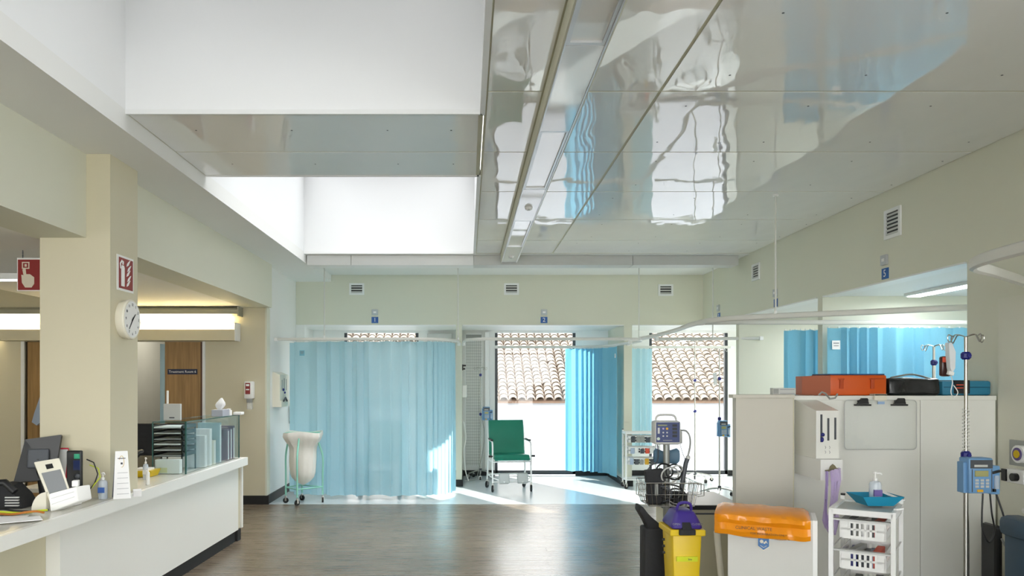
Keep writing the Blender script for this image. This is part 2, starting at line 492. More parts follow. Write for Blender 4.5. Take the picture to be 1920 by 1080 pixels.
# vertical plaster face between soffit and ceiling, sloping soffit and beam
struct('trim_1', MB().box(XA-0.02, XA, -3, 11.41, ZS, ZC+0.02).box(XCb, XA-0.02, -3, 11.41, ZS, ZC+0.2).box(-2.526, XCb, 9.75, 11.41, ZS, ZC+0.2), white)
struct('trim_2', MB().box(-2.80, XCb, -3, 9.75, ZB, ZC+0.2), cream)
rc = struct('ceiling_reception', MB().box(-4.67, -2.80, -3, 9.75, ZB, ZB+0.15).box(-7.0, -4.67, -3, 9.75, 3.0, 3.15).box(-4.72, -4.67, -3, 9.75, ZB, 3.0), white)
# air grille box across the ceiling
vb = thing('ceiling_air_duct', (0.7, 9.7, 3.0), 'long white box duct hung across the ceiling before the far wall', 'duct')
MB().box(XA+0.01, -1.45, 9.63, 9.9, 2.998, ZC-0.005).build('duct_section', wcoat, vb)
MB().box(-1.444, 0.075, 9.63, 9.9, 2.998, ZC-0.005).build('duct_section', wcoat, vb)
MB().box(0.081, 2.06, 9.635, 9.9, 3.0, ZC-0.005).build('duct_section', lgrey, vb)['label'] = 'grey duct section'
MB().box(2.066, 3.38, 9.635, 9.9, 3.0, ZC-0.005).build('duct_section', lgrey, vb)['label'] = 'grey duct section'

# ------------------------------------------------------------------ walls
# reception back wall with two door openings
wb = MB()
DZ = 2.054
wb.box(-7.0, -5.62, 9.75, 9.87, 0, 3.2).box(-5.62, -4.9, 9.75, 9.87, DZ, 3.2).box(-4.9, -4.6, 9.75, 9.87, 0, 3.2)
wb.box(-4.6, -3.335, 9.75, 9.87, DZ, 3.2).box(-3.335, -2.526, 9.75, 9.87, 0, 3.2)
struct('wall_back', wb, creamd)
struct('wall_left', MB().box(-2.66, -2.526, 9.87, 12.84, 0, 3.2), white)
struct('trim_3', MB().box(-2.548, -2.524, 9.745, 9.9, 0.11, ZB-0.002), cream)
struct('wall_outer_left', MB().box(-7.15, -7.0, -3.1, 9.87, 0, 3.2), creamd)
struct('wall_rear', MB().box(-7.1, -6.0, -3.15, -3.0, 0, 3.2).box(3.2, XR+0.1, -3.15, -3.0, 0, 3.2).box(-6.0, 3.2, -3.15, -3.0, 0, 0.6).box(-6.0, 3.2, -3.15, -3.0, 2.9, 3.2), cream)
wn = thing('window_7', (0, -3.08, 0.6), kind='structure')  # added window, out of view, to bring light from behind the camera
for x in (-6.0, -3.7, -1.4, 0.9, 3.15): MB().box(x, x+0.05, -3.1, -3.04, 0.6, 2.9).build('window_frame', wcoat, wn)
MB().box(-5.95, 3.15, -3.08, -3.074, 0.62, 2.88).build('pane', glassw, wn)
# room behind the sliding doors
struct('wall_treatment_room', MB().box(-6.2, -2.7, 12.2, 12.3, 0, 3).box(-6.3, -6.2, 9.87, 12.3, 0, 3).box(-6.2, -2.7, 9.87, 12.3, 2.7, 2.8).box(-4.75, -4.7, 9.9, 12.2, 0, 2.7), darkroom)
# far wall : header and piers
wf = MB().box(-2.526, XR, 11.41, 11.56, ZH, 3.2)
struct('wall_far', wf, cream)
struct('wall_far_pier_left', MB().box(-0.165, -0.079, 11.41, 12.7, 0, ZH), cream)
struct('wall_far_pier_right', MB().box(2.313, 2.431, 11.41, 12.7, 0, ZH), cream)
struct('wall_far_nib', MB().box(-2.526, -2.40, 11.42, 11.56, 0, ZH), white)
struct('ceiling_alcove', MB().box(-2.526, XR+0.14, 11.56, 12.84, ZH, ZH+0.12).box(XR+0.14, 6.4, 5.3, 12.84, ZH, ZH+0.12), white)
struct('trim_4', MB().box(-2.39, -0.17, 11.395, 11.56, ZH-0.012, ZH).box(-0.07, 2.308, 11.395, 11.56, ZH-0.012, ZH).box(2.436, 3.47, 11.395, 11.56, ZH-0.012, ZH)
       .box(XR-0.01, XR+0.14, 5.4, 7.55, ZH-0.012, ZH).box(XR-0.01, XR+0.14, 7.69, 9.88, ZH-0.012, ZH).box(XR-0.01, XR+0.14, 10.02, 11.39, ZH-0.012, ZH), wcoat)
# window wall
WIN = [(-2.02, -0.80), (0.455, 1.78), (2.99, 4.28)]
ZW1 = 2.375
wm = MB(); xs = -2.526
for a_, b_ in WIN:
    wm.box(xs, a_, 12.70, 12.84, 0, ZH); xs = b_
wm.box(xs, 6.4, 12.70, 12.84, 0, ZH)
struct('wall_window', wm, white)
for i, (a_, b_) in enumerate(WIN):
    wn = thing('window_%d' % (i+1), ((a_+b_)/2, 12.72, 0), kind='structure')
    f = MB(); t_ = 0.045
    f.box(a_, a_+t_, 12.71, 12.78, 0.03, ZW1).box(b_-t_, b_, 12.71, 12.78, 0.03, ZW1)
    f.box(a_, b_, 12.71, 12.78, 0.02, 0.085)
    f.build('window_frame', mat('dark_window_frame', '3A3F45', 0.4), wn)
    MB().box(a_, b_, 12.70, 12.78, ZW1-0.03, ZH).build('head_rail', wcoat, wn)
    MB().box(a_+t_, b_-t_, 12.735, 12.741, 0.08, ZW1-0.02).build('pane', glassw, wn)
# right wall bulkhead, pier, partitions
struct('wall_right', MB().box(XR, XR+0.13, 5.38, 11.56, ZH, 3.2).box(XR, XR+0.13, 3.2, 5.38, 0, 3.2).box(XR, XR+0.13, -3, -2.4, 0, 3.2).box(XR, XR+0.13, -2.4, 3.2, 0, 0.9).box(XR, XR+0.13, -2.4, 3.2, 2.5, 3.2), cream)
wn = thing('window_8', (XR+0.06, 0.4, 0.9), kind='structure')  # unseen added window, sends daylight across to the counter and beam
for y in (-2.4, -0.55, 1.3, 3.15): MB().box(XR+0.03, XR+0.09, y, y+0.05, 0.9, 2.5).build('window_frame', wcoat, wn)
MB().box(XR+0.057, XR+0.063, -2.35, 3.15, 0.92, 2.48).build('pane', glassw, wn)
struct('wall_right_lower_panel', MB().box(XR-0.012, XR, 3.25, 5.05, 0, 2.09), mat('pale_wall_panel', 'DBDACB', 0.5, var=0.01))  # thin slab in a slightly lighter tone than the wall
struct('partition_near', MB().box(XR, 6.4, 7.57, 7.67, 0, ZH), cream)
struct('partition_far', MB().box(XR, 6.4, 9.90, 10.0, 0, ZH), cream)
struct('wall_bay_end', MB().box(XR+0.13, 6.4, 5.26, 5.38, 0, ZH), cream)
# outer wall of the side bays, unseen; a window added in each for light
ow = MB()
segs = [(5.38, 5.9), (7.2, 8.1), (9.4, 10.5), (12.3, 12.84)]
for a_, b_ in segs: ow.box(6.3, 6.42, a_, b_, 0, ZH)
for a_, b_ in [(5.9, 7.2), (8.1, 9.4), (10.5, 12.3)]: ow.box(6.3, 6.42, a_, b_, 0, 0.3).box(6.3, 6.42, a_, b_, 2.25, ZH)
struct('wall_bay_outer', ow, white)
for i, (a_, b_) in enumerate([(5.9, 7.2), (8.1, 9.4), (10.5, 12.3)]):
    wn = thing('window_%d' % (i+4), (6.36, (a_+b_)/2, 0.3), kind='structure')
    MB().box(6.33, 6.39, a_, a_+0.05, 0.3, 2.25).box(6.33, 6.39, b_-0.05, b_, 0.3, 2.25).box(6.33, 6.39, a_, b_, 0.3, 0.35).box(6.33, 6.39, a_, b_, 2.2, 2.25).build('window_frame', MATS['dark_window_frame'], wn)
    MB().box(6.358, 6.364, a_+0.05, b_-0.05, 0.35, 2.2).build('pane', glassw, wn)
# pillar
struct('pillar', MB().box(-2.763, -2.308, 5.0, 5.415, 0.0, ZS), creamd)
# baseboards
struct('baseboard_back', MB().box(-3.33, -2.50, 9.735, 9.752, 0, 0.11).box(-2.526, -2.508, 9.75, 12.7, 0, 0.11), blackm)
struct('baseboard_piers', MB().box(-0.18, -0.064, 11.395, 11.41, 0, 0.1).box(-0.18, -0.165, 11.41, 12.7, 0, 0.1).box(-0.079, -0.064, 11.41, 12.7, 0, 0.1)
       .box(2.298, 2.446, 11.395, 11.41, 0, 0.1).box(2.298, 2.313, 11.41, 12.7, 0, 0.1).box(2.431, 2.446, 11.41, 12.7, 0, 0.1), blackm)
struct('baseboard_window', MB().box(-2.5, -2.03, 12.685, 12.7, 0, 0.09).box(-0.8, -0.17, 12.685, 12.7, 0, 0.09).box(-0.07, 0.45, 12.685, 12.7, 0, 0.09).box(1.78, 2.3, 12.685, 12.7, 0, 0.09).box(2.44, 2.98, 12.685, 12.7, 0, 0.09).box(4.28, 6.3, 12.685, 12.7, 0, 0.09), blackm)

# ------------------------------------------------------------------ outside : neighbour building
nb = thing('neighbour_building', (2, 20, -3), 'white rendered building with a clay barrel tiled roof outside the windows', 'building')
MB().box(-14, 20, 20.0, 20.3, -3, 1.02).build('wall', render_w, nb)
sl = R(30); DY, DZr = 0.20*math.cos(sl), 0.20*math.sin(sl)
TY, TZ = 19.85, 1.10
NR = 30
MB().hexa([(-14, TY, TZ-0.07), (20, TY, TZ-0.07), (20, TY+NR*DY, TZ-0.07+NR*DZr), (-14, TY+NR*DY, TZ-0.07+NR*DZr)],
          [(-14, TY, TZ-0.11), (20, TY, TZ-0.11), (20, TY+NR*DY, TZ-0.11+NR*DZr), (-14, TY+NR*DY, TZ-0.11+NR*DZr)]).build('roof_deck', tilebase, nb)
def tile_bm(mb, ox, oy, oz):
    n = 7; L = 0.245; rows = []
    for (t_, rr, lift) in ((0, 0.112, 0.028), (1, 0.088, 0.0)):
        row = []
        for k in range(n+1):
            an = PI*k/n
            u = -math.cos(an)*rr; h = math.sin(an)*rr*0.85
            yy = t_*L*math.cos(sl) - (h+lift)*math.sin(sl); zz = t_*L*math.sin(sl) + (h+lift)*math.cos(sl)
            row.append((ox+u, oy+yy, oz+zz))
        rows.append(row)
    mb.grid(rows)
    # front thickness rim
    rim = []
    for k in range(n+1):
        an = PI*k/n
        u = -math.cos(an)*0.094; h = math.sin(an)*0.094*0.85
        rim.append((ox+u, oy-(h+0.028)*math.sin(sl), oz+(h+0.028)*math.cos(sl)))
    mb.grid([rows[0], rim])
mbp = MB(); tile_bm(mbp, 0, 0, 0)
ptile = None
cand = []
TW = 0.235
for rr in range(NR):
    for cc in range(-55, 78):
        x = cc*TW; yy = TY+rr*DY; zz = TZ-0.05+rr*DZr
        px = 876+x*1450/yy; py = 715-(zz-EYE)*1450/yy
        vis = 612 < py < 752 and ((1215 < px < 1368) or (925 < px < 1062) or (640 < px < 790 and py < 640))
        cand.append((vis, x, yy, zz))
vis = sorted([c for c in cand if c[0]], key=lambda c: c[2])
vset = set((round(c[1], 3), round(c[2], 3)) for c in vis[:300])
st = MB()
for v, x, yy, zz in cand:
    if (round(x, 3), round(yy, 3)) in vset:
        if ptile is None:
            ptile = mbp.build('roof_tile', tilem, nb, smooth=True, local=True); o = ptile
        else:
            o = ptile.copy(); COL.objects.link(o)
        o.location = Vector((x+random.uniform(-.006, .006), yy+random.uniform(-.008, .008), zz)) - nb.location
    else:
        if -14 < x < 18: tile_bm(st, x, yy, zz)
so = st.build('roof_tile_field', tilem, nb, smooth=True); so['kind'] = 'stuff'
struct('ground', MB().box(-30, 40, -40, 60, -3.2, -3.0), mat('pale_paving', 'A8A7A4', 0.9))

# ------------------------------------------------------------------ ceiling light trunking
lt = thing('ceiling_light_trunking', (0.52, 3.5, 3.02), 'long white light trunking hung lengthwise along the glossy ceiling', 'light trunking')
MB().box(0.416, 0.424, -2.9, 9.6, 3.025, ZC).box(0.612, 0.62, -2.9, 9.6, 3.025, ZC).build('side_rail', cream, lt)
MB().box(0.424, 0.432, -2.9, 9.6, 3.02, 3.05).box(0.604, 0.612, -2.9, 9.6, 3.02, 3.05).build('edge_profile', alu, lt)
segs = [(0.0, 1.4), (2.0, 3.4), (4.56, 5.95), (7.1, 8.5)]
prev = -2.9
for a_, b_ in segs+[(9.6, 9.6)]:
    MB().box(0.432, 0.604, prev, a_, 3.025, 3.06).build('cover_plate', gloss, lt)
    if b_ > a_:
        f = MB().box(0.432, 0.447, a_+0.004, b_-0.004, 3.026, 3.05).box(0.589, 0.604, a_+0.004, b_-0.004, 3.026, 3.05).box(0.447, 0.589, a_+0.004, a_+0.03, 3.026, 3.05).box(0.447, 0.589, b_-0.03, b_-0.004, 3.026, 3.05)
        fr = f.build('lamp_frame', alu, lt)
        MB().box(0.447, 0.589, a_+0.03, b_-0.03, 3.036, 3.044).build('diffuser', diffm, fr)
    prev = b_
for i, (yy, lb) in enumerate(((6.55, 'small white round smoke detector on the light trunking, nearer one'), (9.1, 'small white round smoke detector at the far end of the light trunking'))):
    d = thing('smoke_detector', (0.52, yy, 3.0), lb, 'detector', 'smoke detectors on the trunking')
    MB().lathe([(0.02, 0.0), (0.03, 0.008), (0.034, 0.024)], (0.52, yy, 3.0)).build('detector_body', wplast, d, smooth=True)
    MB().lathe([(0.012, -0.004), (0.014, 0.001)], (0.52, yy, 3.0)).build('sensor', grey, d)

# ------------------------------------------------------------------ curtain rails and drop rods
ZR = 2.10
def rail(name, pts, label, wv=0.016, hv=0.020, n=6):
    o = thing(name, (pts[0][0], pts[0][1], ZR), label, 'curtain rail', 'white curtain rails')
    pp = smooth_path([(x, y, ZR) for x, y in pts], n)
    MB().tube(pp, 0.016, n=8, flat=(wv, hv)).build('track', railm, o, smooth=True)
    for q_ in (pp[0], pp[-1]): MB().obox((q_.x, q_.y, ZR), (0.05, 0.05, 0.05), bev=0.008).build('end_bracket', wplast, o)
    return o
r1 = rail('curtain_rail', [(-2.50, 10.12), (-2.3, 10.08), (-1.0, 10.05), (-0.55, 10.05), (-0.28, 10.2), (-0.13, 10.6), (-0.12, 11.38)], 'white curtain rail above the wide pale blue curtain at bay one')
rail('curtain_rail', [(-0.05, 11.38), (-0.04, 10.6), (0.1, 10.12), (0.5, 10.03), (1.6, 10.03), (2.1, 10.06), (2.33, 10.3), (2.37, 11.38)], 'white curtain rail looping round the bay with the green chair')
rail('curtain_rail', [(0.47, 12.4), (1.5, 12.38), (1.95, 12.3), (2.2, 12.0), (2.27, 11.6), (2.3, 10.9)], 'white curtain rail along the window over the folded dark blue curtain')
rail('curtain_rail', [(2.46, 10.05), (3.0, 10.0), (3.75, 9.87)], 'straight white curtain rail running to the right hand partition')
rail('curtain_rail', [(2.46, 12.42), (3.2, 12.42), (4.25, 12.42)], 'straight white curtain rail across the right hand window')
rail('curtain_rail', [(2.24, 9.93), (2.26, 9.4), (2.25, 8.4), (2.17, 7.4), (2.25, 6.85), (2.62, 6.5), (3.2, 6.12), (3.8, 5.72), (4.6, 5.6)], 'long white curtain rail curving out from the fifth bay towards the windows', 0.018, 0.024)
rail('curtain_rail', [(2.20, 7.25), (2.6, 7.2), (3.6, 7.22), (5.0, 7.25), (6.25, 7.25)], 'straight white curtain rail above the bright blue curtain of the fifth bay', 0.016, 0.022)
rail('curtain_rail', [(3.45, 2.3), (2.75, 2.35), (2.32, 2.7), (2.29, 3.2), (2.37, 3.62), (2.62, 3.86), (3.0, 4.2), (3.46, 4.62)], 'thick white curtain rail with a tight corner at upper right', 0.022, 0.03)

def rod(x, y, label, ztop=ZC):
    o = thing('drop_rod', (x, y, ZR), label, 'rod', 'thin white rods that hold the curtain rails')
    MB().cyl((x, y, ZR+0.015), (x, y, ztop-0.002), 0.008).build('rod_tube', railm, o, smooth=True)
    MB().cyl((x, y, ztop-0.012), (x, y, ztop-0.001), 0.025).build('ceiling_rose', wplast, o)
    MB().cyl((x, y, ZR+0.015), (x, y, ZR+0.045), 0.013).build('rail_clamp', wplast, o)
rod(-1.86, 10.07, 'thin white ceiling rod at the left end of the wide pale curtain', ZC)
rod(-0.125, 10.55, 'thin white ceiling rod at the right end of the wide pale curtain')
rod(2.365, 10.65, 'thin white rod over the pier between the second and third windows')
rod(3.17, 9.98, 'thin white rod above the middle of the right hand window', ZC)
rod(2.60, 6.52, 'thin white rod in front of the wall right of the ceiling seam, longest in view')

# ------------------------------------------------------------------ curtains
def curtain(path, z0, z1, wl, amp, m, label, seed=1, tags=None):
    rnd = random.Random(seed)
    pp = smooth_path([(x, y, 0) for x, y in path], 14)
    S = [0]
    for a_, b_ in zip(pp, pp[1:]): S.append(S[-1]+(b_-a_).length)
    L = S[-1]; N = int(L/0.008); col = []
    ph = rnd.uniform(0, 6); j = 0
    fold = []
    for i in range(N+1):
        s = L*i/N
        while j < len(S)-2 and S[j+1] < s: j += 1
        t = (s-S[j])/max(1e-6, S[j+1]-S[j]); p = pp[j].lerp(pp[j+1], min(1, t))
        tan = (pp[j+1]-pp[j]).normalized(); nor = Vector((tan.y, -tan.x, 0))
        f = s/L
        wlx = wl(f) if callable(wl) else wl
        ax = amp(f) if callable(amp) else amp
        ph += 2*PI*(L/N)/wlx*(1+0.35*math.sin(s*5.1+seed)+0.2*math.sin(s*13+seed*2))
        fold.append((p, nor, tan, ph, ax))
    rows = []
    nz = 14
    for k in range(nz+1):
        z = z0+(z1-z0)*k/nz; g = k/nz
        row = []
        for i, (p, nor, tan, ph_, ax) in enumerate(fold):
            sh = math.sin(ph_)+0.28*math.sin(2.1*ph_+1.3)*(1-g)
            dr = 0.25*math.sin(g*2.6+i*0.01+seed)
            a2 = ax*(0.72+0.28*(1-g))
            q = p+nor*(a2*(sh+dr*0.5))+tan*(a2*0.25*math.sin(2*ph_))
            zz = z+(0.006*math.sin(ph_*0.5) if k == 0 else 0) - (0.008*abs(math.sin(ph_*0.5)) if k == nz else 0)
            row.append((q.x, q.y, zz))
        rows.append(row)
    c = pp[len(pp)//2]
    o = thing('privacy_curtain', (c.x, c.y, z0), label, 'curtain', 'blue privacy curtains')
    MB().grid(rows).build('curtain_fabric', m, o, smooth=True)
    g = MB()
    step = max(6, N//28)
    for i in range(2, N, step):
        p = fold[i][0]; g.box(p.x-0.006, p.x+0.006, p.y-0.006, p.y+0.006, z1-0.006, ZR-0.021)
    g.build('gliders', wplast, o)
    if tags:
        for (fx, zt, w_, h_, mm) in tags:
            i = int(fx*N); p, nor, tan, _, ax = fold[i]
            q = p+nor*(ax*1.25+0.006) if nor.y < 0 else p-nor*(ax*1.25+0.006)
            an = math.atan2(tan.y, tan.x)
            MB().obox((q.x, q.y, zt), (w_, 0.003, h_), (0, 0, an)).build('care_label', mm, o)
            MB().obox((q.x, q.y-0.002, zt+h_*0.2), (w_*0.7, 0.003, h_*0.12), (0, 0, an)).obox((q.x, q.y-0.002, zt-h_*0.1), (w_*0.6, 0.003, h_*0.08), (0, 0, an)).build('label_print', inkl, o)
    return o
curtain([(-2.36, 10.45), (-2.2, 10.22), (-1.8, 10.12), (-1.1, 10.08), (-0.6, 10.1), (-0.35, 10.22), (-0.21, 10.5), (-0.19, 10.8)], 0.06, 2.075,
        lambda f: 0.21 if f < 0.62 else (0.13 if f < 0.75 else 0.09), lambda f: 0.06 if f < 0.62 else 0.034, curt,
        'wide pale blue curtain drawn round the bay marked one, lit from behind', 3, [(0.13, 1.92, 0.075, 0.07, mat('tag_blue', '79B9CF', 0.6))])
curtain([(1.56, 12.36), (1.75, 12.34), (1.95, 12.25), (2.13, 12.05), (2.21, 11.75), (2.22, 11.45)], 0.12, 2.075,
        lambda f: 0.09 if f < 0.5 else 0.3, lambda f: 0.035 if f < 0.5 else 0.012, curt2,
        'darker blue curtain bunched right of the green chair', 5, [(0.97, 1.93, 0.07, 0.06, paper)])
curtain([(2.48, 11.7), (2.52, 12.05), (2.66, 12.3), (2.8, 12.34), (2.96, 12.36)], 0.4, 2.075,
        lambda f: 0.3 if f < 0.6 else 0.09, lambda f: 0.012 if f < 0.6 else 0.02, curt,
        'narrow light blue curtain strip between the pier and the right hand window', 8, [(0.4, 1.93, 0.08, 0.06, paper)])
curtain([(3.21, 7.84), (3.4, 7.8), (3.8, 7.8), (4.6, 7.8)], 0.35, 2.07, 0.10, 0.036, curt2,
        'blue curtain with even folds left of the thin pier behind the orange case', 11)
curtain([(3.47, 7.46), (3.9, 7.44), (4.6, 7.44), (5.6, 7.44), (6.2, 7.44)], 0.35, 2.07,
        lambda f: 0.25 if f < 0.05 else (0.105 if f < 0.34 else 0.24), lambda f: 0.008 if f < 0.05 else (0.036 if f < 0.34 else 0.03), curt2,
        'bright blue curtain across the fifth bay behind the drip stands', 14, [(0.03, 1.90, 0.075, 0.085, paper)])

# ------------------------------------------------------------------ wall vents, bay number signs
def vent(center, axis, label, slats=2, W=0.22, H=0.17):
    o = thing('wall_vent', center, label, 'vent', 'square air vents on the upper walls')
    cx, cy, cz = center
    def bx(mb, u0, u1, z0, z1, t0, t1):
        if axis == 'y': mb.box(cx+u0, cx+u1, cy-t1, cy-t0, cz+z0, cz+z1)
        else: mb.box(cx-t1, cx-t0, cy+u0, cy+u1, cz+z0, cz+z1)
    f = MB(); fw = 0.028
    bx(f, -W/2, W/2, H/2-fw, H/2, 0, 0.015); bx(f, -W/2, W/2, -H/2, -H/2+fw, 0, 0.015)
    bx(f, -W/2, -W/2+fw, -H/2+fw, H/2-fw, 0, 0.015); bx(f, W/2-fw, W/2, -H/2+fw, H/2-fw, 0, 0.015)
    f.build('vent_frame', wcoat, o)
    b = MB(); bx(b, -W/2+fw, W/2-fw, -H/2+fw, H/2-fw, 0, 0.003); b.build('vent_backing', black, o)
    n = slats+1
    for i in range(n):
        zc = H/2-fw-(H-2*fw)*(i+0.62)/n
        s = MB(); bx(s, -W/2+fw, W/2-fw, zc-(H-2*fw)*0.26/n, zc+(H-2*fw)*0.22/n, 0.003, 0.011); s.build('slat', lgrey, o)
vent(tuple(P(669, 542, 11.41)), 'y', 'white air vent above the bay marked one')
vent(tuple(P(959, 542, 11.41)), 'y', 'white air vent in the middle of the far wall')
vent(tuple(P(1248, 544, 11.41)), 'y', 'white air vent at the right end of the far wall')
vent((XR, 6.31, 1.55+297*6.31/1450), 'x', 'large louvred white vent on the right wall, nearer one', 5, 0.24, 0.24)
vent((XR, 9.30, 1.55+205*9.3/1450), 'x', 'small louvred white vent on the right wall, farther one', 4, 0.24, 0.2)
def bay_sign(num, loc, axis, word):
    x, y, z = loc
    o = thing('bay_sign', loc, word, 'sign', 'blue bay number signs')
    if axis == 'y':
        MB().box(x-0.05, x+0.05, y-0.006, y, z-0.045, z+0.045).build('number_plate', signblue, o)
        MB().box(x-0.045, x+0.045, y-0.022, y, z+0.07, z+0.155, 0.004).build('grey_tag', mat('tag_grey', 'B9BDC0', 0.5), o)
        text('numeral', num, 0.085, (x, y-0.0075, z), (PI/2, 0, 0), inkw, o)
        MB().box(x-0.02, x+0.02, y-0.024, y-0.0215, z+0.10, z+0.125).build('tag_print', inkw, o)
    else:
        MB().box(x-0.006, x, y-0.05, y+0.05, z-0.045, z+0.045).build('number_plate', signblue, o)
        MB().box(x-0.022, x, y-0.045, y+0.045, z+0.07, z+0.155, 0.004).build('grey_tag', mat('tag_grey', 'B9BDC0', 0.5), o)
        text('numeral', num, 0.085, (x-0.0075, y, z), (PI/2, 0, -PI/2), inkw, o)
        MB().box(x-0.024, x-0.0215, y-0.02, y+0.02, z+0.10, z+0.125).build('tag_print', inkw, o)
bay_sign('1', tuple(P(703, 600, 11.41)), 'y', 'blue number one sign above the wide pale curtain')
bay_sign('2', tuple(P(1020, 600, 11.41)), 'y', 'blue number two sign above the green chair and middle window')
bay_sign('3', (XR, 10.68, 1.55+122*10.68/1450), 'x', 'smallest, farthest blue number sign on the right wall near its far corner')
bay_sign('4', (XR, 8.71, 1.55+147*8.71/1450), 'x', 'blue number four sign, middle one on the right wall')
bay_sign('5', (XR, 6.43, 1.55+202*6.43/1450), 'x', 'blue number five sign below the large louvred vent')

# linear lamp in the fifth bay
o = thing('bay_ceiling_light', (4.23, 6.6, ZH-0.04), 'slim lit white ceiling lamp in the fifth bay', 'ceiling light')
MB().box(4.15, 4.31, 5.7, 7.35, ZH-0.03, ZH-0.001).build('lamp_housing', wcoat, o)
MB().box(4.17, 4.29, 5.72, 7.33, ZH-0.036, ZH-0.03).build('lamp_diffuser', lampc, o)
for ly, lx in ((6.5, 4.23), (8.75, 4.4), (10.7, 4.2)): area_light('bay_lamp_and_fill', (lx, ly, ZH-0.05), (0.12, 1.5), 11, (0.93, 0.98, 1.0))  # fifth bay lamp's light, plus two added fill lights with no lamp there

# ------------------------------------------------------------------ reception side : doors, headers, lamps
d1 = thing('door_1', (-3.58, 9.78, 0), kind='structure')
MB().box(-3.826, -3.34, 9.79, 9.83, 0.01, DZ-0.005).build('door_leaf', oak, d1)
MB().box(-3.375, -3.335, 9.785, 9.835, 0.01, DZ-0.005).build('door_edge', doorframe, d1)
MB().box(-3.335, -3.30, 9.735, 9.76, 0, DZ).build('door_frame', wcoat, d1)
MB().box(-3.89, -3.83, 9.795, 9.815, 0.01, DZ-0.03).build('glass_strip', mat('frosted_glass', 'A9C6D0', 0.3, alpha=0.7), d1)
d2 = thing('door_2', (-5.3, 9.78, 0), kind='structure')
MB().box(-5.567, -4.9, 9.79, 9.83, 0.01, DZ-0.005).build('door_leaf', oak, d2)
MB().box(-5.62, -5.58, 9.735, 9.76, 0, DZ).build('door_frame', wcoat, d2)
o = thing('door_sign', (-3.57, 9.78, 1.68), 'narrow navy sign reading Treatment Room 6 on the oak door', 'sign')
MB().box(-3.79, -3.415, 9.78, 9.79, P(0, 702, 9.78).z, P(0, 692, 9.78).z).build('sign_plate', mat('navy_plate', '121B3C', 0.4), o)
text('sign_text', 'Treatment Room 6', 0.044, (-3.60, 9.778, P(0, 697, 9.78).z), (PI/2, 0, 0), inkw, o)
for nm, x0, x1, lb in (('A', -4.78, -2.865, 'cream boxed door track cover above the oak door, below the lit lamp'), ('B', -5.84, -4.86, 'cream boxed door track cover at the far left, partly behind the pillar')):
    o = thing('door_track_cover', ((x0+x1)/2, 9.7, 2.05), lb, 'track cover')
    MB().box(x0, x1, 9.54, 9.748, 2.056, 2.19).build('cover_front', creamd, o)
    MB().box(x1-0.004, x1+0.008, 9.535, 9.748, 2.05, 2.275).build('end_cap', wcoat, o)
    MB().box(x0, x1, 9.715, 9.748, 2.19, 2.272).build('back_rail', creamd, o)
for x0, x1, lb in ((-4.78, -2.83, 'long grey wall lamp with a glowing tube above the oak door'), (-6.9, -4.84, 'long grey wall lamp with a glowing tube at far left')):
    o = thing('wall_lamp', ((x0+x1)/2, 9.68, 2.4), lb, 'lamp')
    MB().prism([(9.748, 2.375), (9.56, 2.385), (9.56, 2.44), (9.60, 2.47), (9.748, 2.475)], x0, x1, 'x').build('lamp_housing', mat('lamp_grey', '9A9A8A', 0.45), o)
    MB().box(x0+0.05, x1-0.14, 9.68, 9.738, 2.30, 2.374).build('lamp_tube', lampw, o)
    MB().box(x1-0.012, x1+0.004, 9.555, 9.748, 2.36, 2.476).build('lamp_end', mat('lamp_grey', '9A9A8A', 0.45), o)
    area_light('wall_lamp_light', ((x0+x1)/2, 9.68, 2.29), (x1-x0-0.2, 0.05), 5, (1.0, 0.86, 0.6))
area_light('treatment_room_fill', (-4.0, 11.1, 2.66), (0.6, 0.6), 22, (1, 0.97, 0.9))  # unseen lamp added to lift the dark room behind the doors
# things in the dim room
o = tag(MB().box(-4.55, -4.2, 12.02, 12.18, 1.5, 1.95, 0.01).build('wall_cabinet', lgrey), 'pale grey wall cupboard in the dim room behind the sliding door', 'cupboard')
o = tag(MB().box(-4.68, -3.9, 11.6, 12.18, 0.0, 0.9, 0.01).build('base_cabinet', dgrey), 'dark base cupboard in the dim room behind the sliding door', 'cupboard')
# coat on the second door
pp = [( -5.28, 2.0*0+1.44), (-5.36, 1.36), (-5.44, 1.12), (-5.47, 1.02), (-5.43, 0.98), (-5.36, 0.88), (-5.33, 0.72), (-5.15, 0.70), (-5.1, 1.4)]
o = thing('hanging_coat', (-5.28, 9.74, 1.45), 'pale blue coat hanging on the oak door left of the pillar', 'coat')
cm = MB().prism([(-5.22, 1.45), (-5.33, 1.38), (-5.41, 1.15), (-5.44, 1.04), (-5.38, 1.0), (-5.34, 1.03), (-5.30, 0.72), (-5.05, 0.70), (-5.05, 1.40)], 9.66, 9.76)
ob = cm.build('coat_fabric', mat('pale_blue_cloth', 'A9B8CE', 0.85, bump=0.6, bscale=9), o)
MB().cyl((-5.22, 9.72, 1.44), (-5.22, 9.79, 1.47), 0.008).build('hook', steel, o)

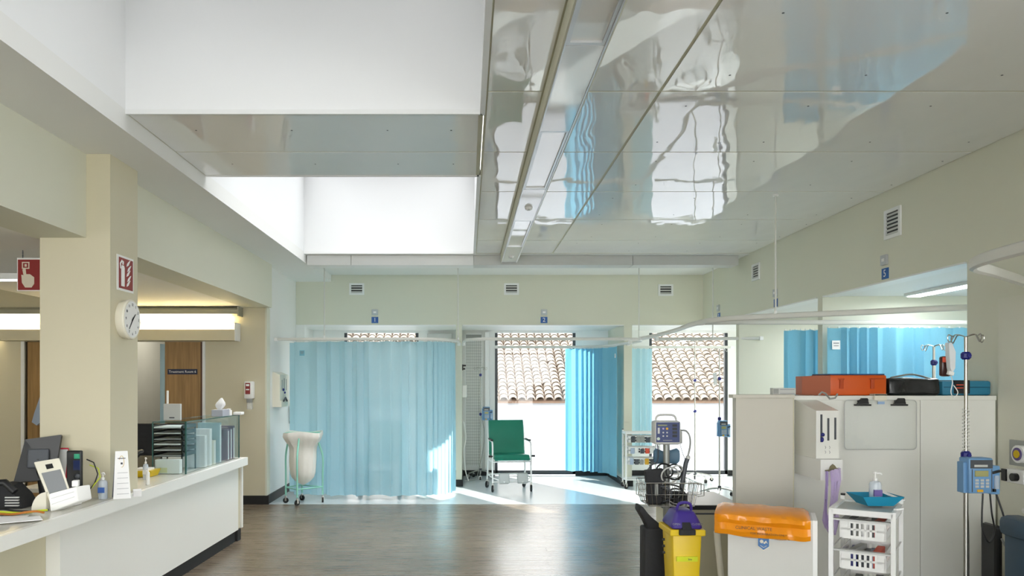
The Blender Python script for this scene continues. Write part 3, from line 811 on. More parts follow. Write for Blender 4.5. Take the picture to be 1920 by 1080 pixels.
# signs and clock
o = thing('fire_extinguisher_sign', (-2.305, 5.215, 2.27), 'red fire extinguisher sign with flames on the pillar above the clock', 'sign')
X0 = -2.308
MB().box(X0, X0+0.004, 5.09, 5.34, 2.155, 2.39).build('sign_border', wplast, o)
MB().box(X0+0.004, X0+0.006, 5.115, 5.325, 2.17, 2.375).build('sign_face', red, o)
g = MB(); xa, xb = X0+0.006, X0+0.0075
g.prism([(5.145, 2.185), (5.195, 2.185), (5.195, 2.31), (5.185, 2.325), (5.155, 2.325), (5.145, 2.31)], xa, xb, 'x')
g.prism([(5.16, 2.33), (5.18, 2.33), (5.185, 2.352), (5.165, 2.358)], xa, xb, 'x')
g.prism([(5.13, 2.30), (5.125, 2.335), (5.155, 2.362), (5.165, 2.35), (5.142, 2.335), (5.14, 2.30)], xa, xb, 'x')
for k in range(5):
    yy, zz = 5.225+0.012*(k % 2), 2.188+k*0.034
    g.prism([(yy, zz), (yy+0.03, zz+0.012), (yy+0.06, zz+0.05), (yy+0.045, zz+0.045), (yy+0.02, zz+0.03), (yy+0.008, zz+0.02)], xa, xb, 'x')
g.build('pictogram', inkw, o)
o = thing('call_point_sign', (-3.03, 5.46, 2.2), 'red fire call point sign with a pointing hand hanging left of the pillar', 'sign')
zt, zb_ = P(0, 487, 5.46).z, P(0, 544, 5.46).z
MB().box(-3.175, -2.96, 5.455, 5.461, zb_-0.006, zt+0.012).build('sign_border', wplast, o)
MB().box(-3.168, -2.967, 5.452, 5.455, zb_, zt).build('sign_face', red, o)
g = MB(); ya, yb = 5.450, 5.452
def spx(x, y): return (P(x, y, 5.45).x, P(x, y, 5.45).z)
g.prism([spx(42, 506), spx(44, 503), spx(48, 504), spx(49, 514), spx(56, 514), spx(60, 517), spx(64, 520), spx(64, 532), spx(59, 539), spx(47, 539), spx(41, 530), spx(40, 515), spx(44, 516)], ya, yb)
g.build('hand_pictogram', mat('sign_cream_print', 'D8CDB8', 0.5), o)
g = MB()
for (a, b, c, d) in ((41, 55, 491, 493), (41, 55, 502, 504), (41, 43, 493, 502), (53, 55, 493, 502), (46, 50, 495, 500)):
    p, q = spx(a, c), spx(b, d); g.box(min(p[0], q[0]), max(p[0], q[0]), ya, yb, min(p[1], q[1]), max(p[1], q[1]))
g.build('button_pictogram', MATS['sign_cream_print'], o)
g = MB()
xch = P(43, 0, 5.46).x
for k in range(6):
    z = zt+0.012+k*0.011
    if z < ZB-0.004: g.obox((xch, 5.458, z+0.004), (0.007 if k % 2 else 0.003, 0.003 if k % 2 else 0.007, 0.011))
g.cyl((xch, 5.458, zt+0.01), (xch, 5.458, ZB-0.002), 0.0018)
g.build('chain', dgrey, o)
o = thing('strip_lamp', (-3.62, 6.2, 2.43), 'short slim white ceiling lamp seen beside the red call point sign', 'lamp')
MB().box(-4.4, -3.45, 6.62, 6.72, 2.425, ZB-0.002).build('lamp_body', wcoat, o)
MB().box(-4.4, -3.55, 6.64, 6.70, 2.418, 2.425).build('lamp_diffuser', lampc, o)

o = thing('wall_clock', (-2.28, 5.19, 1.967), 'round white wall clock on the side of the pillar', 'clock')
cy, cz = 5.19, 1.965
g = MB()
def disc_x(mb, x0, x1, r0, r1, n=40):
    A = [mb.bm.verts.new((x0, cy+r0*math.cos(2*PI*k/n), cz+r0*math.sin(2*PI*k/n))) for k in range(n)]
    B = [mb.bm.verts.new((x1, cy+r1*math.cos(2*PI*k/n), cz+r1*math.sin(2*PI*k/n))) for k in range(n)]
    mb.bm.faces.new(A); mb.bm.faces.new(B[::-1])
    for k in range(n): mb.bm.faces.new((A[k], B[k], B[(k+1) % n], A[(k+1) % n]))
disc_x(g, X0, X0+0.05, 0.125, 0.135); disc_x(g, X0+0.05, X0+0.06, 0.135, 0.13)
g.build('clock_case', cplast, o, smooth=True)
g = MB(); disc_x(g, X0+0.0595, X0+0.0615, 0.121, 0.121); g.build('clock_face', wplast, o)
for k in range(12):
    an = PI/2+2*PI*(k+1)/12
    # seen from +X, +Y runs to the right -> clockwise numbers
    text('numeral', str(k+1), 0.026, (X0+0.0625, cy+0.098*math.sin(2*PI*(k+1)/12), cz+0.098*math.cos(2*PI*(k+1)/12)), (PI/2, 0, PI/2), ink, o)
def hand(hh, L_, w_, nm):
    an = 2*PI*hh/12; dy, dz = math.sin(an), math.cos(an)
    p = MB(); p.hexa([(X0+0.064, cy-dz*w_-dy*0.015, cz+dy*w_-dz*0.015), (X0+0.064, cy+dz*w_-dy*0.015, cz-dy*w_-dz*0.015), (X0+0.064, cy+dy*L_+dz*w_*0.4, cz+dz*L_-dy*w_*0.4), (X0+0.064, cy+dy*L_-dz*w_*0.4, cz+dz*L_+dy*w_*0.4)],
                    [(X0+0.066, cy-dz*w_-dy*0.015, cz+dy*w_-dz*0.015), (X0+0.066, cy+dz*w_-dy*0.015, cz-dy*w_-dz*0.015), (X0+0.066, cy+dy*L_+dz*w_*0.4, cz+dz*L_-dy*w_*0.4), (X0+0.066, cy+dy*L_-dz*w_*0.4, cz+dz*L_+dy*w_*0.4)])
    p.build(nm, black, o)
hand(1.6, 0.055, 0.006, 'hour_hand'); hand(7.3, 0.085, 0.005, 'minute_hand')

# hand sanitiser dispenser on the back wall
o = thing('sanitiser_dispenser', (-2.72, 9.7, 1.2), 'white wall dispenser with a red front panel right of the oak door', 'dispenser')
MB().box(-2.785, -2.675, 9.64, 9.749, 1.33, 1.55, 0.015).build('dispenser_body', wplast, o, smooth=True)
MB().box(-2.765, -2.705, 9.632, 9.641, 1.39, 1.53, 0.002).build('red_panel', red, o)
MB().box(-2.755, -2.715, 9.629, 9.633, 1.49, 1.515).build('panel_print', inkw, o); MB().box(-2.755, -2.715, 9.629, 9.633, 1.44, 1.455).build('panel_print', inkw, o)
MB().box(-2.76, -2.70, 9.66, 9.74, 1.28, 1.335, 0.01).build('nozzle', grey, o)
MB().box(-2.755, -2.69, 9.65, 9.73, 1.195, 1.285, 0.015).build('drip_cup', MATS['clear_sleeve'], o)
# apron dispenser on the left bay wall
o = thing('apron_dispenser', (-2.47, 10.3, 1.22), 'cream and white apron dispenser on the wall left of the wide curtain', 'dispenser')
MB().prism([(-2.526, 1.675), (-2.43, 1.635), (-2.43, 1.30), (-2.41, 1.30), (-2.41, 1.215), (-2.526, 1.215)], 10.03, 10.52).build('dispenser_case', cplast, o)
for k, (yy, h_) in enumerate(((10.15, 0.14), (10.27, 0.16), (10.39, 0.15))):
    MB().box(-2.4305, -2.428, yy-0.01, yy+0.01, 1.43, 1.43+h_).build('slot', dgrey, o)
MB().sph((-2.425, 10.2, 1.44), 0.018).sph((-2.425, 10.28, 1.40), 0.014).build('blue_glove_tips', navy, o)
MB().tube([(-2.405, 10.12, 1.29), (-2.40, 10.22, 1.335), (-2.405, 10.32, 1.29)], 0.012).build('clip', dgrey, o)
o = tag(MB().tube([(-2.515, 11.0, 1.28), (-2.49, 11.0, 1.23), (-2.485, 11.0, 1.1), (-2.49, 11.0, 1.0), (-2.515, 11.0, 0.95)], 0.02, flat=(0.02, 0.03)).build('wall_holder', dgrey, smooth=True), 'dark oval holder on the white wall at the left edge of the wide curtain', 'holder')

# ------------------------------------------------------------------ reception counter
ct = thing('reception_counter', (-2.5, 5.0, 0), 'long white reception counter with a pale worktop and black kickboard', 'counter')
def cx(y): return -2.17-0.021*(7.65-y)
ZT = 0.80
A, B = 1.8, 7.65
def slab(mb, xoffa, xoffb, ya, yb, z0, z1):
    mb.hexa([(cx(ya)+xoffa, ya, z0), (cx(yb)+xoffa, yb, z0), (cx(yb)+xoffb, yb, z0), (cx(ya)+xoffb, ya, z0)],
            [(cx(ya)+xoffa, ya, z1), (cx(yb)+xoffa, yb, z1), (cx(yb)+xoffb, yb, z1), (cx(ya)+xoffb, ya, z1)])
    return mb
wt = slab(slab(MB(), -0.95, -0.03, A, 4.998, ZT-0.03, ZT-0.002), -0.95, -0.03, 5.417, B-0.02, ZT-0.03, ZT-0.002)
slab(wt, -0.081, -0.03, 4.998, 5.417, ZT-0.03, ZT-0.002)
wt.build('worktop', counter_top_m, ct)
slab(slab(MB(), -0.035, 0.0, A, B, ZT-0.075, ZT), -0.95, -0.035, B-0.05, B, ZT-0.075, ZT).build('edge_trim', lam, ct)
slab(MB(), -0.078, -0.05, 4.345, B-0.14, 0.11, ZT-0.075).build('front_panel', lam, ct)
slab(MB(), -0.07, -0.045, B-0.045, B-0.005, 0.11, ZT-0.075).build('end_post', lam, ct)
slab(MB(), -0.09, -0.065, B-0.14, B-0.045, 0.11, ZT-0.075).build('end_inset', beige, ct)
slab(MB(), -0.95, -0.07, B-0.045, B-0.01, 0.11, ZT-0.075).build('end_panel', lam, ct)
slab(MB(), -0.16, -0.12, A, 4.328, 0.0, ZT-0.075).build('recess_panel', beige, ct)
slab(MB(), -0.12, -0.04, 4.33, 4.345, 0.0, ZT-0.075).build('return_panel', lam, ct)
slab(MB(), -0.081, -0.07, 4.345, B-0.1, 0.0, 0.11).build('kickboard', blackm, ct)
slab(MB(), -0.16, -0.05, B-0.16, B-0.06, 0.0, 0.108).build('corner_block', blackm, ct)

# glass screen box at the counter end
gs = thing('glass_screen', (-2.4, 7.0, ZT), 'green edged glass display box at the far end of the counter', 'glass screen')
zt = 1.218
slab(MB(), -0.075, -0.067, 6.25, 7.60, ZT+0.002, zt).build('side_pane', glassc, gs)
xs0 = P(287, 0, 6.25).x
MB().box(xs0, cx(6.25)-0.07, 6.24, 6.248, ZT+0.002, zt).build('front_pane', glassc, gs)
MB().hexa([(xs0, 6.24, zt), (cx(6.24)-0.067, 6.24, zt), (cx(7.6)-0.067, 7.6, zt), (xs0+0.05, 7.6, zt)],
          [(xs0, 6.24, zt+0.008), (cx(6.24)-0.067, 6.24, zt+0.008), (cx(7.6)-0.067, 7.6, zt+0.008), (xs0+0.05, 7.6, zt+0.008)]).build('top_pane', glassc, gs)
e = MB()
e.box(cx(6.25)-0.078, cx(6.25)-0.066, 6.238, 6.25, ZT, zt+0.008)
e.box(xs0, cx(6.25)-0.067, 6.236, 6.242, zt, zt+0.008)
e.tube([(cx(6.25)-0.067, 6.24, zt+0.004), (cx(7.6)-0.067, 7.6, zt+0.004)], 0.005, n=4)
e.box(cx(7.6)-0.076, cx(7.6)-0.066, 7.594, 7.602, ZT, zt)
e.box(xs0-0.004, xs0+0.004, 6.238, 6.246, ZT, zt)
e.build('glass_edges', glasse, gs)
# letter trays inside (stack)
tr = thing('letter_tray_stack', (-2.47, 6.5, ZT), 'black letter trays stacked behind the front of the glass box', 'letter trays')
for k in range(6):
    z = 0.93+k*0.046
    t = MB().box(-2.585, -2.335, 6.34, 6.66, z, z+0.004).box(-2.585, -2.579, 6.34, 6.66, z, z+0.03).box(-2.341, -2.335, 6.34, 6.66, z, z+0.03).box(-2.585, -2.335, 6.654, 6.66, z, z+0.03)
    tt = t.build('tray', black, tr)
    MB().box(-2.57, -2.35, 6.345, 6.64, z+0.005, z+0.009+0.004*(k % 3)).build('paper', paper, tt)
MB().box(-2.585, -2.575, 6.34, 6.35, ZT, 1.18).box(-2.345, -2.335, 6.34, 6.35, ZT, 1.18).box(-2.585, -2.575, 6.65, 6.66, ZT, 1.18).box(-2.345, -2.335, 6.65, 6.66, ZT, 1.18).build('tray_posts', black, tr)
o = thing('paper_box', (-2.42, 6.33, ZT), 'white open paper box low in the glass box', 'paper box')
MB().box(-2.53, -2.33, 6.262, 6.325, ZT+0.001, ZT+0.115, 0.002).build('box_body', paper, o)
MB().box(-2.51, -2.43, 6.259, 6.262, ZT+0.01, ZT+0.05).build('note', mat('pale_yellow_note', 'E3E2B8', 0.7), o)
for k, (ya, h_, m_, lb) in enumerate(((6.75, 0.28, paper, 'first white upright file behind the glass side, nearest the trays'), (6.87, 0.33, paper, 'tallest white upright file behind the glass side'), (6.97, 0.22, cplast, 'short cream upright file behind the glass side'),
                                  (7.12, 0.37, MATS['frosted_glass'], 'frosted plastic file holder behind the glass side'),
                                  (7.34, 0.30, plum, 'first plum folder at the far end of the glass box'), (7.42, 0.31, plum, 'second plum folder at the far end of the glass box'), (7.50, 0.32, plum, 'last plum folder at the far end of the glass box'))):
    x1 = cx(ya)-0.09
    o = thing('upright_file', (x1-0.1, ya, ZT), lb, 'file', 'files in the glass box')
    MB().box(x1-0.2, x1, ya-0.032, ya+0.028, ZT+0.001, ZT+h_, 0.003).build('file_cover', m_, o)
    MB().box(x1-0.19, x1+0.002, ya-0.015, ya+0.012, ZT+0.01, ZT+h_-0.02).build('file_pages', paper, o)
# on top of glass
o = thing('wireless_router', (-2.5, 6.45, zt), 'white router with one antenna standing on the glass box', 'router')
a, b = P(308, 0, 6.45).x, P(340, 0, 6.45).x
MB().box(a, b, 6.43, 6.46, zt+0.008, zt+0.145, 0.004).build('router_body', lgrey, o)
MB().box(a+0.05, b-0.05, 6.428, 6.43, zt+0.025, zt+0.034).build('router_print', ink, o)
MB().box(a+0.02, a+0.036, 6.44, 6.455, zt+0.145, zt+0.255, 0.004).build('antenna', wplast, o)
o = thing('tissue_box', (-2.4, 7.15, zt), 'grey tissue box with a white tissue on the glass box', 'tissue box')
a, b = P(403, 0, 7.2).x, P(424, 0, 7.2).x
MB().box(a, b, 7.1, 7.3, zt+0.008, zt+0.07, 0.003).build('box_body', mat('tissue_grey', 'A7AAB4', 0.6), o)
tb = MB(); c0 = ((a+b)/2, 7.17)
rows = []
for k in range(6):
    z = zt+0.068+k*0.022; rr = [0.012, 0.03, 0.04, 0.034, 0.02, 0.006][k]
    rows.append([(c0[0]+rr*(1+0.35*math.sin(4*t*PI/6))*math.cos(t*PI/6)+0.004*k, c0[1]+0.6*rr*math.sin(t*PI/6), z) for t in range(13)])
tb.grid(rows); tb.build('tissue', paper, o, smooth=True)
o = tag(MB().lathe([(0.0, 0), (0.028, 0), (0.028, 0.05), (0.016, 0.05), (0.016, 0.06), (0.024, 0.062), (0.0, 0.065)], (P(429, 0, 7.35).x, 7.35, zt+0.009)).build('tape_roll', wplast, smooth=True), 'small white pot beside the tissue box', 'pot')
o = tag(MB().box(P(440, 0, 7.5).x, P(455, 0, 7.5).x, 7.45, 7.55, zt+0.009, zt+0.035, 0.004).build('glove_box', wplast), 'flat white box at the far end of the glass box top', 'box')

# desk calendar
o = thing('desk_calendar', (-2.2, 4.95, ZT), 'white spiral desk calendar leaning beside the pillar', 'calendar')
c0 = Vector((-2.20, 4.93, ZT+0.001)); u = Vector((0.88, 0.47, 0)); v = Vector((-0.47, 0.88, 0))
def quad(mb, a, b, c, d, t=0.004):
    n = (Vector(b)-Vector(a)).cross(Vector(d)-Vector(a)).normalized()*t
    mb.hexa([a, b, c, d], [Vector(p)+n for p in (a, b, c, d)]); return mb
w2 = 0.052
top = c0+v*0.055+Vector((0, 0, 0.30))
quad(MB(), c0-u*w2, c0+u*w2, top+u*w2*0.7, top-u*w2*0.7, 0.003).build('front_card', paper, o)
quad(MB(), c0+v*0.11-u*w2, c0+v*0.11+u*w2, top+u*w2*0.7, top-u*w2*0.7, 0.003).build('back_card', mat('calendar_grey', '6F7484', 0.6), o)
def cpt(s, t): return c0+(top-c0)*t+u*(w2*(1-0.3*t))*s-v*0.004
g = MB()
for k in range(5):
    quad(g, cpt(-0.6, 0.1+k*0.11), cpt(0.8, 0.1+k*0.11), cpt(0.8, 0.107+k*0.11), cpt(-0.6, 0.107+k*0.11), 0.0015)
g.build('printed_lines', inkl, o)
g = MB(); quad(g, cpt(-0.15, 0.72), cpt(0.15, 0.72), cpt(0.15, 0.76), cpt(-0.15, 0.76), 0.0015); quad(g, cpt(-0.6, 0.84), cpt(0.6, 0.84), cpt(0.6, 0.855), cpt(-0.6, 0.855), 0.0015)
g.build('heading_print', ink, o)
g = MB(); g.tube([cpt(0.35*math.cos(a), 0.78+0.12*math.sin(a)) for a in [R(-100+k*20) for k in range(14)]], 0.0015, n=5); g.build('gold_ring_print', mat('gold_print', 'C9A84A', 0.5), o)
o = tag(MB().obox((-2.155+0.0, 5.05, ZT+0.022), (0.05, 0.03, 0.042), (0.3, 0, 0.5)).build('card_holder', paper), 'small white card holder at the foot of the calendar', 'card holder')

def pump_bottle(loc, h, r_, label, lm=None, group='hand gel bottles'):
    x, y, z = loc
    o = thing('pump_bottle', loc, label, 'bottle', group)
    MB().lathe([(r_*0.9, 0.001), (r_, 0.006), (r_, h*0.6), (r_*0.85, h*0.68), (r_*0.35, h*0.72)], loc, n=16).build('bottle_body', MATS['clear_bottle'], o, smooth=True)
    MB().lathe([(r_*0.4, h*0.72), (r_*0.42, h*0.8), (r_*0.15, h*0.81), (r_*0.15, h*0.93), (r_*0.35, h*0.94), (r_*0.3, h*1.0)], loc, n=12).tube([(x, y, z+h*0.96), (x+r_*0.6, y-r_*0.6, z+h*0.97), (x+r_*0.8, y-r_*0.8, z+h*0.93)], r_*0.14, n=6).build('pump_head', wplast, o, smooth=True)
    MB().box(x-r_*0.7, x+r_*0.7, y-r_-0.002, y-r_*0.7, z+h*0.25, z+h*0.45).build('bottle_label', lm or bottleb, o)
    return o
pump_bottle((P(193, 0, 4.93).x, 4.93, ZT), 0.17, 0.028, 'clear hand gel bottle on the counter left of the pillar edge')
pump_bottle((P(273, 0, 5.9).x, 5.9, ZT), 0.17, 0.02, 'slim white pump bottle by the yellow tray', wplast)
o = tag(MB().lathe([(0.012, 0.001), (0.014, 0.01), (0.014, 0.09), (0.006, 0.1), (0.006, 0.12)], (P(277, 0, 5.6).x, 5.6, ZT)).build('small_bottle', wplast, smooth=True), 'small white dropper bottle in front of the yellow tray', 'bottle')
o = thing('yellow_tray', (P(270, 0, 6.1).x, 6.1, ZT), 'shallow yellow tray on the counter right of the pillar', 'tray')
xx = P(270, 0, 6.1).x
MB().hexa([(xx-0.07, 6.05, ZT+0.001), (xx+0.07, 6.05, ZT+0.001), (xx+0.07, 6.2, ZT+0.001), (xx-0.07, 6.2, ZT+0.001)], [(xx-0.085, 6.03, ZT+0.05), (xx+0.085, 6.03, ZT+0.05), (xx+0.085, 6.22, ZT+0.05), (xx-0.085, 6.22, ZT+0.05)]).build('tray_body', yellow, o)
MB().box(xx-0.06, xx+0.05, 6.06, 6.18, ZT+0.05, ZT+0.065).build('tray_contents', paper, o)
# black desk phone and dark bag behind
o = thing('desk_telephone', (P(272, 0, 6.5).x, 6.5, ZT), 'black desk telephone beside the glass box', 'telephone')
xx = P(268, 0, 6.5).x
MB().prism([(6.42, ZT+0.001), (6.66, ZT+0.001), (6.66, ZT+0.11), (6.42, ZT+0.03)], xx-0.09, xx+0.1, 'x').build('phone_body', black, o)
MB().tube([(xx-0.08, 6.44, ZT+0.10), (xx-0.075, 6.5, ZT+0.125), (xx-0.07, 6.58, ZT+0.15), (xx-0.07, 6.64, ZT+0.15)], 0.02, flat=(0.022, 0.016)).build('handset', black, o, smooth=True)
o = thing('task_chair_back', (P(290, 0, 8.6).x, 8.6, 0), 'black office chair behind the glass box', 'chair')
xx = P(282, 0, 8.6).x
MB().box(xx-0.22, xx+0.2, 8.6, 8.66, 0.62, 1.08, 0.03).build('backrest', softblack, o)
MB().box(xx-0.22, xx+0.2, 8.15, 8.6, 0.45, 0.53, 0.03).build('seat', softblack, o)
MB().cyl((xx, 8.38, 0.08), (xx, 8.38, 0.45), 0.025).build('gas_column', dgrey, o)
MB().cyl((xx, 8.62, 0.47), (xx, 8.65, 0.75), 0.015).build('back_stem', dgrey, o)
g = MB()
for k in range(5):
    an = 2*PI*k/5; g.cyl((xx, 8.38, 0.09), (xx+0.26*math.cos(an), 8.38+0.26*math.sin(an), 0.06), 0.018, 0.012).sph((xx+0.26*math.cos(an), 8.38+0.26*math.sin(an), 0.028), 0.027)
g.build('star_base', dgrey, o)

# left end of the counter
# monitor seen from behind
m_ = thing('computer_monitor', (-2.75, 4.85, ZT), 'black computer monitor seen from behind at the left end of the counter', 'monitor')
def Q(px, py, d): return P(px, py, d)
a1, a2, a3, a4 = Q(47, 824, 4.86), Q(115, 815, 4.92), Q(101, 898, 4.88), Q(25, 905, 4.78)
n = (a2-a1).cross(a4-a1).normalized()*0.035
if n.y > 0: n = -n
mb = MB(); mb.hexa([a1, a2, a3, a4], [a1-n, a2-n, a3-n, a4-n]); mb.build('monitor_case', black, m_)
ctr = (a1+a2+a3+a4)/4
MB().obox(tuple(ctr+n*0.3), (0.12, 0.03, 0.12), (R(-15), 0, R(20)), 0.01).build('mount_boss', dgrey, m_)
MB().cyl(ctr+n*0.2, (ctr.x+0.02, ctr.y+0.02, ZT+0.02), 0.022).build('stand_neck', black, m_)
MB().lathe([(0.11, 0.001), (0.11, 0.012), (0.03, 0.02)], (ctr.x+0.02, ctr.y+0.02, ZT)).build('stand_base', black, m_, smooth=True)
# white tablet reader in a cradle
t_ = thing('card_reader_tablet', (-2.44, 4.5, ZT), 'white handheld tablet standing in a charging cradle on the counter', 'tablet')
d0 = 4.50
b1, b2, b3, b4 = Q(63, 866, d0+0.06), Q(111, 858, d0+0.12), Q(135, 930, d0+0.02), Q(94, 944, d0-0.04)
n = (b2-b1).cross(b4-b1).normalized()
if n.y > 0: n = -n
mb = MB(); mb.hexa([b1, b2, b3, b4], [b1-n*0.028, b2-n*0.028, b3-n*0.028, b4-n*0.028])
bmesh.ops.bevel(mb.bm, geom=list(mb.bm.edges), offset=0.006, segments=2, profile=0.5, affect='EDGES')
mb.build('tablet_case', cplast, t_, smooth=True)
def bl(s, t): 
    return (b1*(1-s)+b2*s)*(1-t)+(b4*(1-s)+b3*s)*t
mb = MB(); mb.hexa([bl(.12, .30)+n*.001, bl(.9, .30)+n*.001, bl(.9, .98)+n*.001, bl(.12, .98)+n*.001], [bl(.12, .30)+n*.004, bl(.9, .30)+n*.004, bl(.9, .98)+n*.004, bl(.12, .98)+n*.004]); mb.build('screen', tab, t_)
mb = MB(); mb.hexa([bl(.38, .12)+n*.001, bl(.66, .12)+n*.001, bl(.66, .23)+n*.001, bl(.38, .23)+n*.001], [bl(.38, .12)+n*.004, bl(.66, .12)+n*.004, bl(.66, .23)+n*.004, bl(.38, .23)+n*.004]); mb.build('scanner_window', black, t_)
# cradle
c1, c2, c3, c4 = Q(91, 926, d0-0.05), Q(143, 912, d0+0.03), Q(147, 940, d0+0.03), Q(94, 960, d0-0.05)
mb = MB(); nn = Vector((0.35, 0.9, 0)).normalized()
mb.hexa([c1, c2, c3, c4], [p+nn*0.10 for p in (c1, c2, c3, c4)])
bmesh.ops.bevel(mb.bm, geom=list(mb.bm.edges), offset=0.006, segments=2, profile=0.5, affect='EDGES')
mb.build('cradle', wplast, t_, smooth=True)
pr = []
cc = Q(88, 958, d0-0.02)
for k in range(13):
    an = PI/2+PI/2*k/12
    pr.append((cc.x+0.085*math.cos(an), cc.z+0.11*math.sin(an)))
MB().prism(pr+[(cc.x, cc.z)], d0-0.03, d0+0.09).build('cradle_foot', cplast, t_)
MB().obox(tuple(Q(142, 906, d0+0.05)), (0.035, 0.05, 0.035), (0, 0, 0.3), 0.004).build('cradle_catch', wplast, t_)
g = MB()
for t in (0.3, 0.62):
    p0_, p1_ = c1*(1-t)+c4*t, c2*(1-t)+c3*t
    g.tube([p0_*0.92+p1_*0.08-nn*0.001, p0_*0.1+p1_*0.9-nn*0.001], 0.0015, n=4)
g.build('cradle_grooves', lgrey, t_)
# black dock with red folder
o = thing('dock_tower', (-2.5, 4.85, ZT), 'black equipment tower with cables behind the white tablet', 'tower')
a, b = Q(124, 845, 4.82), Q(152, 925, 4.82)
MB().box(a.x, b.x, 4.82, 4.85, ZT+0.001, a.z, 0.008).build('tower_case', black, o)
MB().box(b.x-0.04, b.x-0.008, 4.812, 4.82, a.z-0.05, a.z-0.02).build('green_light_panel', mat('green_indicator', '2FA07A', 0.4), o)
MB().box(b.x-0.045, b.x-0.006, 4.812, 4.82, a.z-0.12, a.z-0.06).build('blue_panel', mat('dark_blue_panel', '1B2C5E', 0.4), o)
MB().sph((b.x-0.02, 4.81, a.z-0.16), 0.018).sph((b.x-0.03, 4.805, a.z-0.2), 0.016).sph((b.x-0.01, 4.81, a.z-0.23), 0.015).build('connectors', dgrey, o)
o = tag(MB().tube([(b.x+0.005, 4.88, a.z-0.06), (b.x+0.05, 4.88, a.z-0.08), (b.x+0.085, 4.86, a.z-0.15), (b.x+0.07, 4.85, a.z-0.21), (b.x+0.02, 4.80, ZT+0.03), (b.x-0.05, 4.77, ZT+0.006)], 0.004).build('black_cable', black, smooth=True), 'black cable looping out of the equipment tower', 'cable')
o = tag(MB().tube([(b.x+0.005, 4.92, a.z-0.10), (b.x+0.07, 4.90, a.z-0.12), (b.x+0.1, 4.86, a.z-0.17), (b.x+0.06, 4.84, a.z-0.23), (b.x-0.02, 4.79, ZT+0.03), (b.x-0.08, 4.76, ZT+0.006)], 0.0035).build('yellow_cable', cable_y, smooth=True), 'yellow green cable looping right of the equipment tower', 'cable')
o = thing('red_folder', (-2.6, 4.96, ZT), 'red edged clear folder behind the monitor', 'folder')
f1, f2, f3, f4 = Q(105, 841, 4.96), Q(128, 841, 4.96), Q(124, 903, 4.96), Q(105, 903, 4.96)
MB().tube([f1, f2, Q(129, 846, 4.96), Q(124, 895, 4.96), Q(121, 903, 4.96)], 0.005).build('folder_edge', redp, o, smooth=True)
MB().hexa([f1, f2, f3, f4], [p+Vector((0, 0.008, 0)) for p in (f1, f2, f3, f4)]).build('folder_sheets', lgrey, o)
MB().box(f4.x, f3.x, 4.95, 4.985, ZT+0.001, f4.z).build('folder_foot', lgrey, o)
# black printer / bag at the extreme left
o = thing('telephone_console', (-2.8, 4.6, ZT), 'bulky black telephone console at the left edge of the counter', 'telephone')
MB().prism([(-3.05, ZT+0.001), (-2.62, ZT+0.001), (-2.66, ZT+0.07), (-2.72, ZT+0.13), (-2.78, ZT+0.14), (-2.88, ZT+0.10), (-3.05, ZT+0.09)], 4.56, 4.73).build('console_body', softblack, o)
MB().tube([(-2.86, 4.53, ZT+0.105), (-2.80, 4.54, ZT+0.15), (-2.72, 4.55, ZT+0.155), (-2.66, 4.55, ZT+0.10)], 0.022, n=10).build('handset', black, o, smooth=True)
for k in range(4):
    MB().box(-2.72, -2.64, 4.548, 4.56, ZT+0.015+k*0.016, ZT+0.022+k*0.016).build('button_row', lgrey, o)
o = thing('wall_charger_stack', (-2.45, 4.85, ZT), 'small white adapter behind the tablet cradle', 'adapter')
MB().box(-2.42, -2.36, 4.66, 4.74, ZT+0.001, ZT+0.035, 0.004).build('adapter_body', wplast, o)
MB().tube([(-2.39, 4.66, ZT+0.012), (-2.37, 4.6, ZT+0.005), (-2.40, 4.52, ZT+0.005)], 0.003).build('adapter_lead', wplast, o)
rnd = random.Random(4)
for k, (x, y, rz, mm, lb) in enumerate(((-2.52, 4.22, 0.3, paper, 'loose white sheet nearest the camera on the counter'), (-2.62, 4.4, -0.2, lgrey, 'grey leaflet under the black cables'), (-2.40, 4.15, 0.6, paper, 'white sheet close to the counter edge'), (-2.7, 4.25, 0.1, paper, 'white form at the left edge of the counter'))):
    tag(MB().obox((x, y, ZT+0.002+0.003*k), (0.2, 0.14, 0.003), (0, 0, rz)).build('paper_sheet', mm), lb, 'paper', 'loose papers on the counter')
o = tag(MB().obox((-2.60, 4.08, ZT+0.025), (0.14, 0.1, 0.03), (0, 0, 0.25), 0.004).build('white_box', wplast), 'small white box at the lower left on the counter', 'box')
for k, (mm, lb) in enumerate(((black, 'black cable lying tangled in front of the telephone console'), (cable_y, 'short yellow green cable in front of the telephone console'), (mat('orange_cable', 'B8722E', 0.5), 'orange brown cable lying under the tablet cradle'))):
    pts = [(-2.72+0.05*j+0.01*k, 4.385+0.012*math.sin(j*1.7+k*2)-0.045*k, ZT+0.018+0.008*math.sin(j+k)) for j in range(8)]
    tag(MB().tube(smooth_path(pts, 4), 0.006).build('desk_cable', mm, smooth=True), lb, 'cable', 'cables in front of the monitor')

# ------------------------------------------------------------------ wheeled equipment helpers
def caster(parent, x, y, rz=0.0, r_=0.04, local=True, m_w=None, fork=None):
    c = MB(); dx, dy = math.cos(rz), math.sin(rz)
    c.cyl((x-dy*0.011, y+dx*0.011, r_), (x+dy*0.011, y-dx*0.011, r_), r_, n=16)
    w_ = c.build('caster', m_w or blackm, parent, local=local, smooth=True)
    f = MB().cyl((x, y, r_*1.9), (x, y, r_*2.6), 0.012).obox((x-dy*0.015, y+dx*0.015, r_*1.45), (0.02, 0.004, r_*1.3), (0, 0, rz)).obox((x+dy*0.015, y-dx*0.015, r_*1.45), (0.02, 0.004, r_*1.3), (0, 0, rz)).obox((x, y, r_*2.05), (0.03, 0.036, 0.006), (0, 0, rz))
    f.build('caster_fork', fork or steel, w_, local=local)
    return w_

